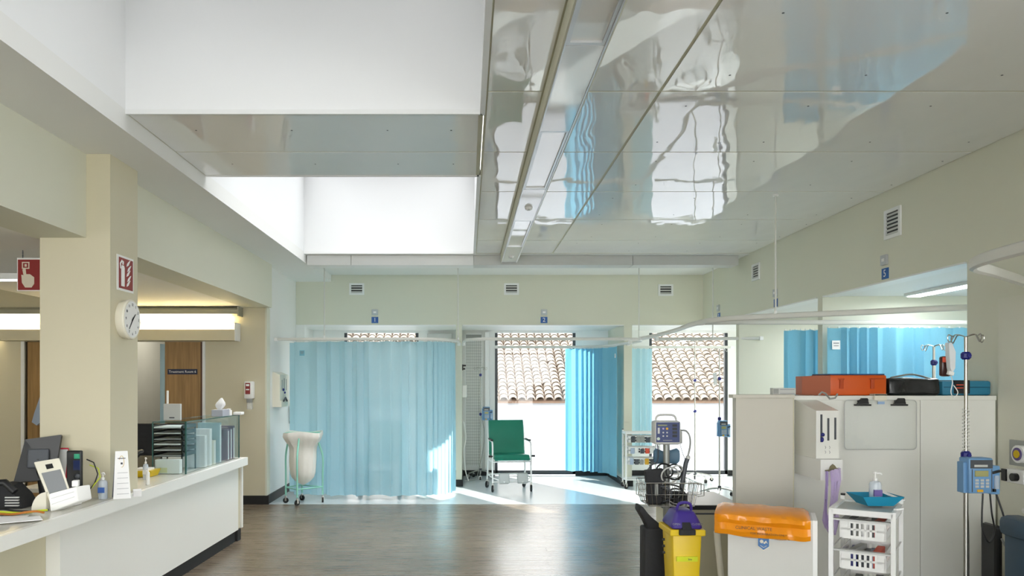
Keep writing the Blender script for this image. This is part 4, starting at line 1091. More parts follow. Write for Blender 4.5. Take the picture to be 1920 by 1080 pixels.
# ---- green commode chair (faces -Y)
gc = thing('wheeled_chair', (0.60, 11.05, 0), 'green padded chair on white wheeled frame before the middle window', 'chair', 'green wheeled chairs', rz=0.14)
rows = []
for j in range(9):      # seat profile: front lip up to back top as one moulded shell in two parts
    pass
def pad(prof, half, thick, name, m, taper=0.0):
    """prof: list of (y,z) centreline ; swept along x with rounded sides"""
    mb = MB(); rows = []
    n_ = len(prof)
    for i, (y, z) in enumerate(prof):
        a = prof[max(0, i-1)]; b = prof[min(n_-1, i+1)]
        t = Vector((b[0]-a[0], b[1]-a[1])).normalized(); nn = Vector((-t.y, t.x))
        th = thick*(0.55 if i in (0, n_-1) else 1.0); hw = half*(1-taper*i/(n_-1))
        ring = []
        for (fx, ft) in ((-1, 0), (-0.96, 0.45), (-0.8, 0.5), (0, 0.5), (0.8, 0.5), (0.96, 0.45), (1, 0), (0.96, -0.45), (0.8, -0.5), (0, -0.5), (-0.8, -0.5), (-0.96, -0.45)):
            ring.append((fx*hw, y+nn.x*ft*th, z+nn.y*ft*th))
        ring.append(ring[0]); rows.append(ring)
    mb.grid(rows)
    bmesh.ops.remove_doubles(mb.bm, verts=mb.bm.verts, dist=1e-5)
    for idx in (0, n_-1):
        es = [e for e in mb.bm.edges if e.is_boundary]
    bmesh.ops.holes_fill(mb.bm, edges=[e for e in mb.bm.edges if e.is_boundary])
    return mb.build(name, m, gc, smooth=True, local=True)
pad([(-0.24, 0.455), (-0.2, 0.485), (-0.1, 0.485), (0.05, 0.475), (0.15, 0.48), (0.2, 0.50)], 0.255, 0.07, 'seat', greenv)
pad([(0.17, 0.50), (0.20, 0.56), (0.215, 0.70), (0.235, 0.85), (0.255, 0.95), (0.26, 0.985)], 0.262, 0.055, 'backrest', greenv, 0.02)
fr = MB()
for s in (-1, 1):
    x = s*0.275
    fr.tube(smooth_path([(x, -0.21, 0.13), (x, -0.19, 0.35), (x, -0.20, 0.5), (x, -0.19, 0.66), (x*0.99, -0.12, 0.70), (x*0.97, 0.1, 0.71), (x*0.95, 0.21, 0.72)], 4), 0.012)
    fr.tube(smooth_path([(x, 0.26, 0.13), (x, 0.2, 0.3), (x*0.95, 0.2, 0.5), (x*0.95, 0.23, 0.75), (x*0.93, 0.27, 0.93)], 4), 0.012)
    fr.cyl((x, -0.2, 0.42), (x*0.97, 0.2, 0.42), 0.011).cyl((x, -0.2, 0.2), (x, 0.23, 0.2), 0.011)
    fr.cyl((x, -0.2, 0.2), (x*0.45, -0.32, 0.15), 0.009)
fr.cyl((-0.275, 0.23, 0.2), (0.275, 0.23, 0.2), 0.011).cyl((-0.275, -0.19, 0.42), (0.275, -0.19, 0.42), 0.011).cyl((-0.26, 0.2, 0.42), (0.26, 0.2, 0.42), 0.011)
fr.cyl((-0.26, -0.19, 0.14), (0.26, -0.19, 0.14), 0.010)
fr.build('frame', wcoat, gc, smooth=True, local=True)
for s in (-1, 1):
    x = s*0.275
    MB().obox((x*0.985, -0.02, 0.722), (0.035, 0.24, 0.022), (R(2), 0, 0), 0.006).build('armrest', black, gc, local=True)
    MB().cyl((x, -0.2, 0.5), (x+s*0.055, -0.2, 0.5), 0.014).build('lock_knob', black, gc, local=True)
    MB().obox((s*0.13, -0.30, 0.20), (0.15, 0.015, 0.15), (R(-12), 0, 0), 0.02).build('footplate', mat('clear_footplate', 'C9CFCF', 0.3, alpha=0.8), gc, local=True)
    caster(gc, x, -0.21, 1.2, 0.05); caster(gc, x, 0.27, 1.0, 0.05)
g2 = copy_tree(gc); g2.location = (-1.18, 10.85, 0); g2.rotation_euler = (0, 0, -0.1)
g2['label'] = 'wheeled chair standing as a shadow behind the wide pale blue curtain'

# ---- linen bag trolley
o = thing('linen_trolley', (-2.12, 9.88, 0), 'white linen bag on a mint green wheeled frame left of the wide curtain', 'laundry trolley')
cxl, cyl_ = -2.10, 9.90
hoop = []
for k in range(28):
    an = 2*PI*k/28
    hoop.append((cxl+0.215*max(-1, min(1, 1.25*math.cos(an))), cyl_+0.16*max(-1, min(1, 1.25*math.sin(an))), 0.885))
fr = MB()
MB().tube(hoop, 0.011, closed=True).build('hoop', mint, o, smooth=True)
legs = [(-0.19, -0.20), (0.02-0.05, -0.24), (0.22, 0.10), (-0.18, 0.14)]
ends = [(cxl-0.21, cyl_-0.05), (cxl-0.02, cyl_-0.26), (cxl+0.25, cyl_+0.0), (cxl-0.05, cyl_+0.17)]
tops = [(cxl-0.17, cyl_-0.10), (cxl-0.02, cyl_-0.17), (cxl+0.18, cyl_+0.02), (cxl-0.05, cyl_+0.155)]
for (ex, ey), (tx, ty) in zip(ends, tops):
    lp = MB().tube(smooth_path([(tx, ty, 0.88), (tx, ty, 0.80), (ex, ey, 0.60), (ex, ey, 0.35), (ex, ey, 0.1)], 4), 0.012)
    lp.build('leg', mint, o, smooth=True)
for i in range(4):
    a, b = ends[i], ends[(i+1) % 4]; fr.cyl((a[0], a[1], 0.2), (b[0], b[1], 0.2), 0.008)
fr.build('lower_rails', mint, o, smooth=True)
for k, (ex, ey) in enumerate(ends): caster(o, ex, ey, 0.9*k, 0.035, local=False)
# caster with local False needs fork offset as well
rows = []
for j in range(15):
    t = j/14
    z = 0.905-0.68*t
    rr = [1.07, 1.10, 1.0, 0.86, 0.78, 0.76, 0.76, 0.765, 0.76, 0.75, 0.73, 0.70, 0.62, 0.42, 0.05][j]
    row = []
    for k in range(49):
        an = 2*PI*k/48
        q = 1+0.035*math.sin(9*an+j*0.25)*min(1, t*5)+0.02*math.sin(17*an)
        sq = 1.2 if j < 4 else 1.06
        ux = max(-1, min(1, sq*math.cos(an))); uy = max(-1, min(1, sq*math.sin(an)))
        row.append((cxl+0.215*rr*ux*q, cyl_+0.17*rr*uy*q, z+(0.012*math.sin(3*an) if j < 2 else 0)))
    rows.append(row)
MB().grid(rows).build('linen_bag', linen, o, smooth=True)

# ---- drip stand
def drip_stand(x, y, ztop, label, knobs=(), r_=0.011, base=True, rz=0.3, upper=None, spread=0.30, hooks=0.11, bw=0.028):
    o = thing('drip_stand', (x, y, 0), label, 'drip stand', 'drip stands')
    zk = knobs[0] if knobs else ztop-0.3
    MB().cyl((x, y, 0.09), (x, y, zk), r_).build('pole', steel, o, smooth=True)
    MB().cyl((x, y, zk), (x, y, ztop), r_*0.72).build('upper_pole', steel, o, smooth=True)
    for z in knobs:
        MB().lathe([(r_*1.3, -0.022), (r_*2.0, -0.012), (r_*2.0, 0.012), (r_*1.3, 0.022)], (x, y, z), n=10).cyl((x, y, z), (x, y-0.035, z), 0.011, n=8).build('clamp_knob', navy, o)
    h = MB()
    for k in range(4):
        an = rz+PI/2*k; c_, s_ = math.cos(an), math.sin(an)
        pts = [(0, 0.0), (0.3, 0.01), (0.62, 0.012), (0.8, -0.012), (0.95, -0.03), (1.08, -0.01), (1.02, 0.012), (0.85, 0.005)]
        h.tube(smooth_path([(x+c_*hooks*u, y+s_*hooks*u, ztop+v) for u, v in pts], 4), 0.0028 if r_ < 0.012 else 0.0032, n=6)
    h.build('hook_ring', steel, o, smooth=True)
    if base:
        for k in range(5):
            an = rz+0.4+2*PI*k/5; ex, ey = x+spread*math.cos(an), y+spread*math.sin(an)
            MB().tube([(x, y, 0.13), (x+spread*0.4*math.cos(an), y+spread*0.4*math.sin(an), 0.12), (ex, ey, 0.085)], 0.010).build('base_leg', steel, o, smooth=True)
            caster(o, ex, ey, an, 0.028, local=False)
        MB().cyl((x, y, 0.10), (x, y, 0.16), 0.022).build('hub', dgrey, o)
    return o
def fork_fix(): pass

def infusion_pump(x, y, z0, w_, h_, label, front=0.0):
    """blue pump clamped to a pole; main unit left, syringe side right"""
    o = thing('infusion_pump', (x, y, z0), label, 'pump', 'blue infusion pumps on drip stands')
    d_ = 0.09
    y0, y1 = y-d_-0.014, y-0.014
    mw = w_*0.66
    MB().box(x-w_*0.32, x-w_*0.32+mw, y0, y1, z0+h_*0.04, z0+h_, 0.008).build('pump_case', blue, o, smooth=True)
    MB().box(x-w_*0.40, x-w_*0.28, y0+0.02, y1-0.01, z0+h_*0.04, z0+h_*0.88, 0.004).build('side_grip', blue, o)
    MB().box(x-w_*0.28, x-w_*0.32+mw-w_*0.02, y0-0.003, y0+0.001, z0+h_*0.72, z0+h_*0.95).build('display_band', dgrey, o)
    MB().box(x-w_*0.18, x+w_*0.18, y0-0.004, y0-0.003, z0+h_*0.76, z0+h_*0.82).build('display_print', lgrey, o)
    MB().box(x-w_*0.16, x+w_*0.20, y0-0.005, y0+0.001, z0+h_*0.50, z0+h_*0.66, 0.001).build('lcd', lcd, o)
    for r_ in range(3):
        for c_ in range(3):
            xx = x-w_*0.15+c_*w_*0.14; zz = z0+h_*(0.40-0.085*r_)
            MB().box(xx, xx+w_*0.09, y0-0.004, y0, zz-h_*0.03, zz+h_*0.03).build('key', lgrey, o)
    MB().box(x-w_*0.1, x+w_*0.06, y0-0.004, y0, z0+h_*0.08, z0+h_*0.15).build('start_key', mat('amber_key', 'D9A520', 0.4), o)
    MB().box(x-w_*0.24, x-w_*0.22, y0-0.002, y0, z0+h_*0.08, z0+h_*0.7).box(x+w_*0.29, x+w_*0.31, y0-0.002, y0, z0+h_*0.08, z0+h_*0.7).build('face_lines', dgrey, o)
    s = MB().box(x+w_*0.34, x+w_*0.60, y0+0.02, y1, z0, z0+h_*0.78, 0.006).build('side_module', blue, o, smooth=True)
    MB().cyl((x+w_*0.46, y0+0.008, z0+h_*0.16), (x+w_*0.46, y0+0.008, z0+h_*0.52), w_*0.06).build('syringe', MATS['clear_sleeve'], s)
    MB().obox((x+w_*0.45, y0+0.01, z0+h_*0.62), (w_*0.24, 0.02, h_*0.06), (0, R(-15), 0), 0.003).box(x+w_*0.38, x+w_*0.44, y0+0.005, y0+0.02, z0+h_*0.08, z0+h_*0.16).build('syringe_clamp', black, s)
    MB().box(x-0.03, x+0.03, y-0.016, y+0.028, z0+h_*0.45, z0+h_*0.62, 0.004).build('pole_clamp', dgrey, o)
    return o

# big foreground stand
S1 = (P(1811, 0, 4.4).x, 4.4)
drip_stand(S1[0], S1[1], P(0, 632, 4.4).z, 'tall steel drip stand in front of the white cupboards with a blue pump', (P(0, 853, 4.4).z, P(0, 667, 4.4).z), 0.013, rz=0.12, hooks=0.105, spread=0.17)
infusion_pump(S1[0]+0.015, 4.4, P(0, 928, 4.3).z, 0.205, 0.205, 'large blue infusion pump on the foreground drip stand')
# second stand behind the low cupboards
S2 = (P(1751, 0, 6.1).x, 6.1)
drip_stand(S2[0], S2[1], P(0, 650, 6.1).z, 'steel drip stand behind the black bag', (P(0, 680, 6.1).z,), 0.012, rz=0.1, hooks=0.1)
# stands in the bays
S3 = (P(1303, 0, 12.0).x, 12.0)
drip_stand(S3[0], S3[1], P(0, 640, 12.0).z, 'thin drip stand before the right hand window without a pump', (P(0, 771, 12).z, P(0, 713, 12).z), 0.012, rz=0.9, spread=0.26)
S4 = (P(1349, 0, 10.3).x, 10.3)
drip_stand(S4[0], S4[1], P(0, 655, 10.3).z, 'drip stand with blue pump before the right window frame', (P(0, 785, 10.3).z, P(0, 710, 10.3).z), 0.012, rz=0.2, spread=0.26)
infusion_pump(S4[0]+0.02, 10.3, P(0, 820, 10.2).z, 0.165, 0.22, 'small blue infusion pump by the right hand window frame')
S5 = (P(901, 0, 12.35).x, 12.35)
drip_stand(S5[0], S5[1], P(0, 690, 12.3).z, 'drip stand with blue pump left of the green chair', (P(0, 777, 12.3).z, P(0, 703, 12.3).z), 0.010, rz=0.5, spread=0.2)
infusion_pump(S5[0]+0.09, 12.35, P(0, 789, 12.25).z, 0.17, 0.22, 'blue infusion pump left of the green chair')

# coiled clear line on the foreground pole, leads under pump, drip bags
x, y = S1
pts = []
zt_, zb2 = P(0, 765, 4.4).z, P(0, 850, 4.4).z
for k in range(150):
    an = k*0.55; pts.append((x+0.017*math.cos(an), y+0.017*math.sin(an), zt_-(zt_-zb2)*k/149))
tag(MB().tube(pts, 0.0022, n=5).build('coiled_line', wplast, smooth=True), 'clear coiled tubing wound round the foreground drip stand', 'tubing')
zz = P(0, 930, 4.3).z
tag(MB().tube(smooth_path([(x+0.05, 4.33, zz+0.01), (x+0.045, 4.33, zz-0.12), (x+0.05, 4.33, zz-0.2), (x+0.085, 4.33, zz-0.265), (x+0.115, 4.33, zz-0.2), (x+0.10, 4.33, zz-0.1), (x+0.09, 4.33, zz+0.01)], 6), 0.0045).build('pump_lead', black, smooth=True), 'black lead hanging in a loop under the large pump', 'cable')
tag(MB().tube(smooth_path([(x+0.13, 4.34, zz+0.01), (x+0.155, 4.33, zz-0.08), (x+0.175, 4.32, zz-0.15), (x+0.22, 4.3, zz-0.19)], 6), 0.005).build('pump_lead', black, smooth=True), 'black lead running from the large pump to the dark armchair', 'cable')
tag(MB().tube(smooth_path([(x+0.015, 4.415, zz+0.02), (x+0.024, 4.415, zz-0.3), (x+0.022, 4.415, zz-0.7), (x+0.02, 4.415, 0.2)], 6), 0.005).build('pump_lead', black, smooth=True), 'black lead running straight down the foreground pole', 'cable')
o = thing('blood_bag', (x-0.125, 4.42, 1.62), 'dark red blood bag with a pale label hanging behind the clear drip bag', 'blood bag')
b0 = P(1762, 668, 4.44); b1_ = P(1781, 706, 4.44)
MB().box(b0.x, b1_.x, 4.42, 4.455, b1_.z, b0.z, 0.012).build('bag', brown, o, smooth=True)
MB().box(b0.x+0.002, b0.x+0.022, 4.414, 4.419, b0.z-0.035, b0.z-0.006).build('red_label', pinkred, o)
MB().box(b0.x+0.028, b1_.x-0.004, 4.414, 4.419, b0.z-0.09, b0.z-0.02).build('grey_label', grey, o)
MB().tube([(b0.x+0.03, 4.437, b0.z), (x-0.10, 4.41, P(0, 640, 4.4).z)], 0.0015, n=5).build('hanger', wplast, o)
o = thing('drip_bag', (x-0.09, 4.38, 1.62), 'clear white drip bag on the left hook of the foreground stand', 'drip bag')
pr = [P(1776, 643, 4.38), P(1782, 643, 4.38), P(1789, 660, 4.38), P(1788, 690, 4.38), P(1783, 700, 4.38), P(1779, 690, 4.38), P(1777, 665, 4.38)]
mb = MB().prism([(p.x, p.z) for p in pr], 4.365, 4.40); mb.build('bag', MATS['clear_drip_bag'], o)
MB().obox(tuple(P(1782, 700, 4.37)), (0.03, 0.02, 0.02), (0, 0.3, 0)).build('port', wplast, o)
tag(MB().tube(smooth_path([P(1782, 702, 4.38), P(1786, 716, 4.38), P(1783, 735, 4.38), P(1788, 745, 4.38), P(1796, 736, 4.38), P(1788, 722, 4.39)], 6), 0.0025, n=6).build('drip_line', wplast, smooth=True), 'clear drip line dangling below the white drip bag', 'tubing')
o = tag(MB().prism([(P(1335, 0, 10.3).x, P(0, 700, 10.3).z), (P(1341, 0, 10.3).x, P(0, 698, 10.3).z), (P(1342, 0, 10.3).x, P(0, 722, 10.3).z), (P(1337, 0, 10.3).x, P(0, 722, 10.3).z)], 10.24, 10.27).build('drip_bag', MATS['clear_drip_bag']), 'small clear drip bag on the stand by the right window frame', 'drip bag')

# ---- basket trolley
def trolley(x0, x1, y0, y1, h, n, label, group='white basket trolleys', gapz=0.17, castr=True, seed=1, contents=True, rz=0.0):
    o = thing('basket_trolley', ((x0+x1)/2, (y0+y1)/2, 0), label, 'trolley', group, rz=rz)
    pr = 0.011
    for (x, y) in ((x0, y0), (x1, y0), (x0, y1), (x1, y1)):
        MB().box(x-pr, x+pr, y-pr, y+pr, 0.09, h-0.005 if y == y0 else h+0.02, 0.002).build('upright', wcoat, o)
        if castr: caster(o, x, y, 0.5, 0.035, local=False)
    for y in (y1,):
        for x in (x0, x1): MB().cyl((x, y, h+0.02), (x, y, h+0.03), 0.012).build('cap', black, o)
    MB().box(x0, x1, y0-pr, y0+pr, h-0.03, h, 0.003).box(x0, x1, y1-pr, y1+pr, h-0.03, h, 0.003).box(x0-pr, x0+pr, y0, y1, h-0.03, h).box(x1-pr, x1+pr, y0, y1, h-0.03, h).build('top_frame', wcoat, o)
    MB().box(x0+pr, x1-pr, y0+pr, y1-pr, h-0.02, h-0.012).build('top_sheet', lgrey, o)
    MB().box(x0, x1, y0-0.006, y0+0.006, 0.12, 0.14).box(x0, x1, y1-0.006, y1+0.006, 0.12, 0.14).box(x0-0.006, x0+0.006, y0, y1, 0.12, 0.14).box(x1-0.006, x1+0.006, y0, y1, 0.12, 0.14).build('bottom_frame', wcoat, o)
    rnd = random.Random(seed)
    W = x1-x0
    for k in range(n):
        zt2 = h-0.055-k*gapz
        b = MB(); tp = 0.02; hb = gapz*0.62
        a0, a1 = x0+0.035, x1-0.035
        ncol = 7; hw = (a1-a0-2*tp)/ncol
        for yy, tt in ((y0+0.03, 1), (y1-0.03, -1)):
            b.box(a0, a1, yy-0.002, yy+0.002, zt2-hb*0.2, zt2)
            b.box(a0+tp*.4, a1-tp*.4, yy-0.002+0.004*tt, yy+0.002+0.004*tt, zt2-hb*0.58, zt2-hb*0.47)
            b.box(a0+tp, a1-tp, yy-0.002+0.008*tt, yy+0.002+0.008*tt, zt2-hb, zt2-hb*0.86)
            for c_ in range(ncol+1):
                wid = 0.006 if 0 < c_ < ncol else 0.02
                xx = a0+tp+c_*hw
                b.box(xx-wid, xx+wid, yy-0.002+0.004*tt, yy+0.002+0.004*tt, zt2-hb, zt2-0.01)
        for xx in (a0+0.006, a1-0.006):
            b.box(xx-0.002, xx+0.002, y0+0.03, y1-0.03, zt2-hb*0.3, zt2).box(xx-0.002, xx+0.002, y0+0.035, y1-0.035, zt2-hb, zt2-hb*0.6)
            for c_ in range(6):
                yy = y0+0.04+(y1-y0-0.08)*c_/5; b.box(xx-0.002, xx+0.002, yy-0.008, yy+0.008, zt2-hb, zt2)
        b.box(a0+tp*.6, a1-tp*.6, y0+0.035, y1-0.035, zt2-hb-0.003, zt2-hb)
        bb = b.build('basket', wplast, o)
        MB().box(x0, x1, y0-0.004, y0+0.03, zt2-0.004, zt2+0.004).tube([(x0, y0, zt2+0.006), (x0, y1, zt2+0.006)], 0.004, n=5).tube([(x1, y0, zt2+0.006), (x1, y1, zt2+0.006)], 0.004, n=5).build('basket_runner', lgrey, o)
        if contents:
            cols = [grey, navy, pinkred, wplast, lgrey, MATS['amber_key'], MATS['pale_blue_cloth'] if 'pale_blue_cloth' in MATS else blue, wplast, teal]
            for q in range(5):
                xx = a0+0.03+(a1-a0-0.06)*(q+0.5)/5+rnd.uniform(-.01, .01)
                hh = hb*rnd.uniform(0.65, 1.02)
                MB().obox((xx, (y0+y1)/2-0.03, zt2-hb+hh/2), (min(0.055, W/8), (y1-y0)*0.55, hh), (0, 0, rnd.uniform(-.15, .15)), 0.003).build('packet', cols[rnd.randrange(len(cols))] if (q+k) % 3 else dgrey, bb)
    return o
trolley(2.077-0.14, 2.077+0.14, 4.02-0.185, 4.02+0.185, 0.905, 4, 'white basket trolley in front of the cupboards with a teal tray on top', seed=3, gapz=0.155, rz=-0.6)
tray2 = trolley(P(1170, 0, 11.3).x, P(1232, 0, 11.3).x, 11.15, 11.42-0.03, 0.82, 3, 'white basket trolley beside the pier below the narrow curtain', seed=5, gapz=0.16)
# teal tray, gel bottle, tube on the trolley
o = thing('teal_tray', (2.12, 4.05, 0.932), 'teal folded card tray on top of the basket trolley', 'tray')
tx, ty, tz = P(1640, 0, 4.05).x, 4.05, 0.908
w0, w1 = 0.065, 0.105
mb = MB()
A_ = [(tx-w0, ty-0.06, tz), (tx+w0, ty-0.06, tz), (tx+w0, ty+0.06, tz), (tx-w0, ty+0.06, tz)]
B_ = [(tx-w1, ty-0.09, tz+0.05), (tx+w1, ty-0.09, tz+0.05), (tx+w1, ty+0.09, tz+0.05), (tx-w1, ty+0.09, tz+0.05)]
for k in range(4):
    a, b, c, d = Vector(A_[k]), Vector(A_[(k+1) % 4]), Vector(B_[(k+1) % 4]), Vector(B_[k])
    quad(mb, a, b, c, d, 0.002)
quad(mb, A_[0], A_[1], A_[2], A_[3], 0.002)
mb.build('tray_shell', tray, o)
pump_bottle((tx+0.003, ty, tz+0.003), 0.165, 0.03, 'clear hand gel bottle standing in the teal tray', mat('purple_label', '6A5A9A', 0.5))
o = tag(MB().obox((tx+0.07, ty-0.02, tz+0.05), (0.02, 0.15, 0.006), (0.25, 0, 0.5)).build('paper_strip', paper), 'white paper strip lying over the edge of the teal tray', 'paper')
o = tag(MB().lathe([(0.012, 0), (0.013, 0.02), (0.008, 0.024)], (tx+0.03, ty-0.05, tz+0.004)).build('bottle_cap', wplast), 'small white cap lying in the teal tray', 'cap')
o = tag(MB().obox((tx+0.02, ty-0.19, tz+0.004), (0.06, 0.015, 0.008), (0, 0, 0.5)).build('swab_packet', wplast), 'white swab packet at the right front of the trolley top', 'packet')

# ------------------------------------------------------------------ low cupboards / partition on the right
lp = thing('low_cupboard', (2.6, 5.25, 0), 'long chest high white cupboard with flat panels under the orange case', 'cupboard')
ZL = 1.456
MB().box(1.90, 2.965, 5.065, 5.42, 0, ZL-0.03).build('cupboard_panel', lam, lp)
MB().box(2.969, 3.46, 5.065, 5.42, 0, ZL-0.03).build('cupboard_panel', lam, lp)
MB().box(1.90, 3.465, 5.061, 5.44, ZL-0.03, ZL, 0.003).build('top_board', lam, lp)
cu = thing('tall_cupboard', (1.92, 5.02, 0), 'pale chest high cupboard end behind the orange sack bin', 'cupboard')
xl, xr = P(1380, 0, 4.99).x, P(1487, 0, 4.99).x
MB().box(xl, xr, 4.99, 5.055, 0, 1.442).build('cupboard_body', lamb, cu)
MB().box(xl-0.025, xr+0.008, 4.975, 5.06, 1.442, 1.465, 0.003).build('top_board', lamb, cu)
MB().box(xr, xr+0.006, 4.99, 5.055, 0, 1.442).build('side_edge', beige, cu)
o = thing('name_holder', (1.95, 5.0, 1.466), 'small white desk sign lying on the pale cupboard end', 'sign holder')
a, b = P(1450, 0, 4.98).x, P(1493, 0, 4.98).x
MB().box(a, b, 4.985, 5.035, 1.466, 1.507, 0.002).build('holder_block', lgrey, o)
MB().box(a+0.003, a+0.035, 4.982, 4.985, 1.47, 1.502).build('grey_square', grey, o)
MB().box(a+0.045, b-0.01, 4.982, 4.985, 1.495, 1.498).box(a+0.045, b-0.01, 4.982, 4.985, 1.472, 1.475).build('print_line', inkl, o)

# PPE dispenser on the cupboard face
o = thing('glove_dispenser', (2.2, 4.9, 0.95), 'white sloped top glove dispenser with three slots right of the pale cupboard', 'dispenser')
MB().prism([(5.06, 1.43), (4.75, 1.37), (4.75, 1.075), (5.06, 1.075)], 2.143, 2.283, 'x').build('upper_case', lam, o)
MB().prism([(5.06, 1.074), (4.69, 1.074), (4.69, 0.95), (5.06, 0.95)], 2.143, 2.277, 'x').build('lower_case', wplast, o)
for k, (xp, z0_, z1_) in enumerate(((1540, 777, 829), (1553, 784, 826), (1566, 783, 824))):
    a = P(xp, z1_, 4.75); b = P(xp, z0_, 4.75)
    MB().box(a.x-0.006, a.x+0.005, 4.746, 4.751, a.z, b.z).build('slot', dgrey, o)
a = P(1541, 815, 4.745)
MB().sph((a.x+0.004, 4.742, a.z), 0.012).sph((a.x, 4.742, a.z-0.03), 0.010, (1, 1, 1.6)).build('blue_glove_tip', navy, o, smooth=True)
g = MB()
for k in range(4):
    a = P(1547+(k % 2)*8, 836+(k//2)*9, 4.746); g.tube([(a.x, 4.747, a.z), (a.x+0.006, 4.747, a.z-0.01), (a.x+0.001, 4.747, a.z-0.018)], 0.0012, n=4)
g.build('handwriting', inkl, o)
o = thing('apron_clip', (2.2, 4.68, 1.0), 'bronze clip holding the lilac aprons on the glove dispenser', 'clip')
a = P(1561, 878, 4.68)
MB().prism([(a.x-0.042, a.z-0.012), (a.x+0.042, a.z+0.002), (a.x+0.042, a.z-0.003), (a.x-0.042, a.z-0.02)], 4.665, 4.69).prism([(a.x-0.024, a.z-0.008), (a.x-0.014, a.z+0.014), (a.x, a.z+0.026), (a.x+0.012, a.z+0.016), (a.x+0.022, a.z+0.001)], 4.672, 4.68).build('clip_body', mat('bronze_clip', '7D745A', 0.4, metal=0.6), o)
def hang(pts_l, pts_r, y, name, parent):
    rows = []
    for (l, rr) in zip(pts_l, pts_r):
        L_, R_ = P(*l, y), P(*rr, y)
        rows.append([(L_.x+(R_.x-L_.x)*t/10, y-0.012+0.010*math.sin(t*1.9+l[1]*0.04), L_.z+(R_.z-L_.z)*t/10) for t in range(11)])
    return MB().grid(rows).build(name, apron_m, parent, smooth=True)
o = thing('lilac_aprons', (2.2, 4.67, 0.6), 'lilac plastic aprons hanging from the glove dispenser', 'aprons')
hang([(1554, 882), (1555, 905), (1556, 930), (1553, 955), (1550, 975), (1553, 1000)], [(1573, 877), (1574, 900), (1570, 925), (1569, 950), (1574, 975), (1566, 1003)], 4.67, 'apron_bundle', o)
hang([(1546, 883), (1546, 910), (1545, 935), (1543, 955), (1541, 975), (1546, 990)], [(1550, 883), (1550, 910), (1549, 935), (1548, 958), (1552, 975), (1556, 992)], 4.66, 'apron_tie', o)
hang([(1541, 973), (1543, 982), (1551, 996), (1556, 1006)], [(1556, 973), (1562, 985), (1564, 996), (1560, 1006)], 4.655, 'apron_hem', o)
tag(MB().tube([P(1535, 741, 4.9), P(1541, 735, 4.9), P(1548, 738, 4.9), P(1556, 748, 4.85), P(1566, 746, 4.85), P(1570, 739, 4.88)], 0.006).build('grey_cable', grey, smooth=True), 'short grey cable lying over the glove dispenser top', 'cable')

# cases on the top board
def case(x0, x1, y0, y1, z0, z1, m, label, name, cat, bev=0.015):
    o = thing(name, ((x0+x1)/2, (y0+y1)/2, z0), label, cat)
    return o
y0c = 5.1
a, b = P(1523, 0, 5.14).x, P(1660, 0, 5.12).x
o = thing('orange_case', ((a+b)/2, 5.25, ZL), 'orange hard emergency case on the low cupboard', 'case')
zt3 = P(0, 702, 5.12).z
MB().box(a+0.10, b, 5.1, 5.40, ZL+0.001, zt3-0.004, 0.012).build('case_body', orange, o, smooth=True)
MB().hexa([(a, 5.30, ZL+0.001), (a+0.103, 5.102, ZL+0.001), (a+0.103, 5.40, ZL+0.001), (a, 5.40, ZL+0.001)], [(a, 5.30, zt3-0.012), (a+0.103, 5.102, zt3-0.008), (a+0.103, 5.40, zt3-0.008), (a, 5.40, zt3-0.012)]).build('case_end', mat('faded_orange', 'B5694F', 0.5), o)
MB().box(a+0.11, b-0.01, 5.11, 5.39, zt3-0.004, zt3+0.004, 0.002).build('blue_lid_seal', mat('dark_blue_seal', '1F4C7C', 0.5), o)
for xx in (P(1577, 0, 5.1).x, P(1635, 0, 5.1).x):
    MB().box(xx-0.012, xx+0.012, 5.088, 5.102, ZL+0.045, zt3-0.03, 0.003).build('latch', mat('deep_orange', 'B8440A', 0.5), o)
    MB().box(xx-0.02, xx+0.02, 5.094, 5.101, zt3-0.036, zt3-0.026, 0.002).build('latch_hinge', mat('deep_orange', 'B8440A', 0.5), o)
MB().box(b-0.11, b-0.02, 5.094, 5.101, zt3-0.032, zt3-0.024).build('rib', MATS['deep_orange'], o)
a, b = P(1663, 0, 5.12).x, P(1760, 0, 5.12).x
o = thing('black_bag', ((a+b)/2, 5.25, ZL), 'shiny black padded bag between the orange and blue cases', 'bag')
mb = MB().box(a, b, 5.1, 5.38, ZL+0.001, P(0, 709, 5.12).z, 0.02)
bmesh.ops.subdivide_edges(mb.bm, edges=[e for e in mb.bm.edges if e.calc_length() > 0.06], cuts=7, use_grid_fill=True)
from mathutils import noise
for v in mb.bm.verts:
    if v.co.z > ZL+0.01: v.co += Vector((0, 1, 1))*0.018*noise.noise(v.co*9)
mb.build('bag_body', bagblack, o, smooth=True)
MB().tube(smooth_path([(a+0.04, 5.14, P(0, 708, 5.12).z), ((a+b)/2, 5.16, P(0, 702, 5.12).z), (b-0.1, 5.15, P(0, 705, 5.12).z), (b-0.03, 5.14, P(0, 712, 5.12).z)], 5), 0.007, flat=(0.012, 0.006)).build('grey_strap', grey, o, smooth=True)
a, b = P(1763, 0, 5.15).x, P(1855, 0, 5.15).x
o = thing('blue_case', ((a+b)/2, 5.25, ZL), 'teal blue zip case with a black band at the end of the low cupboard', 'case')
zt4 = P(0, 714, 5.15).z
MB().box(a, b, 5.13, 5.38, ZL+0.001, zt4, 0.015).build('case_body', teal, o, smooth=True)
MB().box(P(1790, 0, 5.12).x, P(1819, 0, 5.12).x, 5.12, 5.386, ZL+0.012, zt4+0.004, 0.004).build('black_band', softblack, o)
MB().box(P(1793, 0, 5.12).x, P(1808, 0, 5.12).x, 5.117, 5.121, zt4-0.03, zt4-0.024).box(P(1793, 0, 5.12).x, P(1806, 0, 5.12).x, 5.117, 5.121, zt4-0.05, zt4-0.044).build('band_print', pinkred, o)
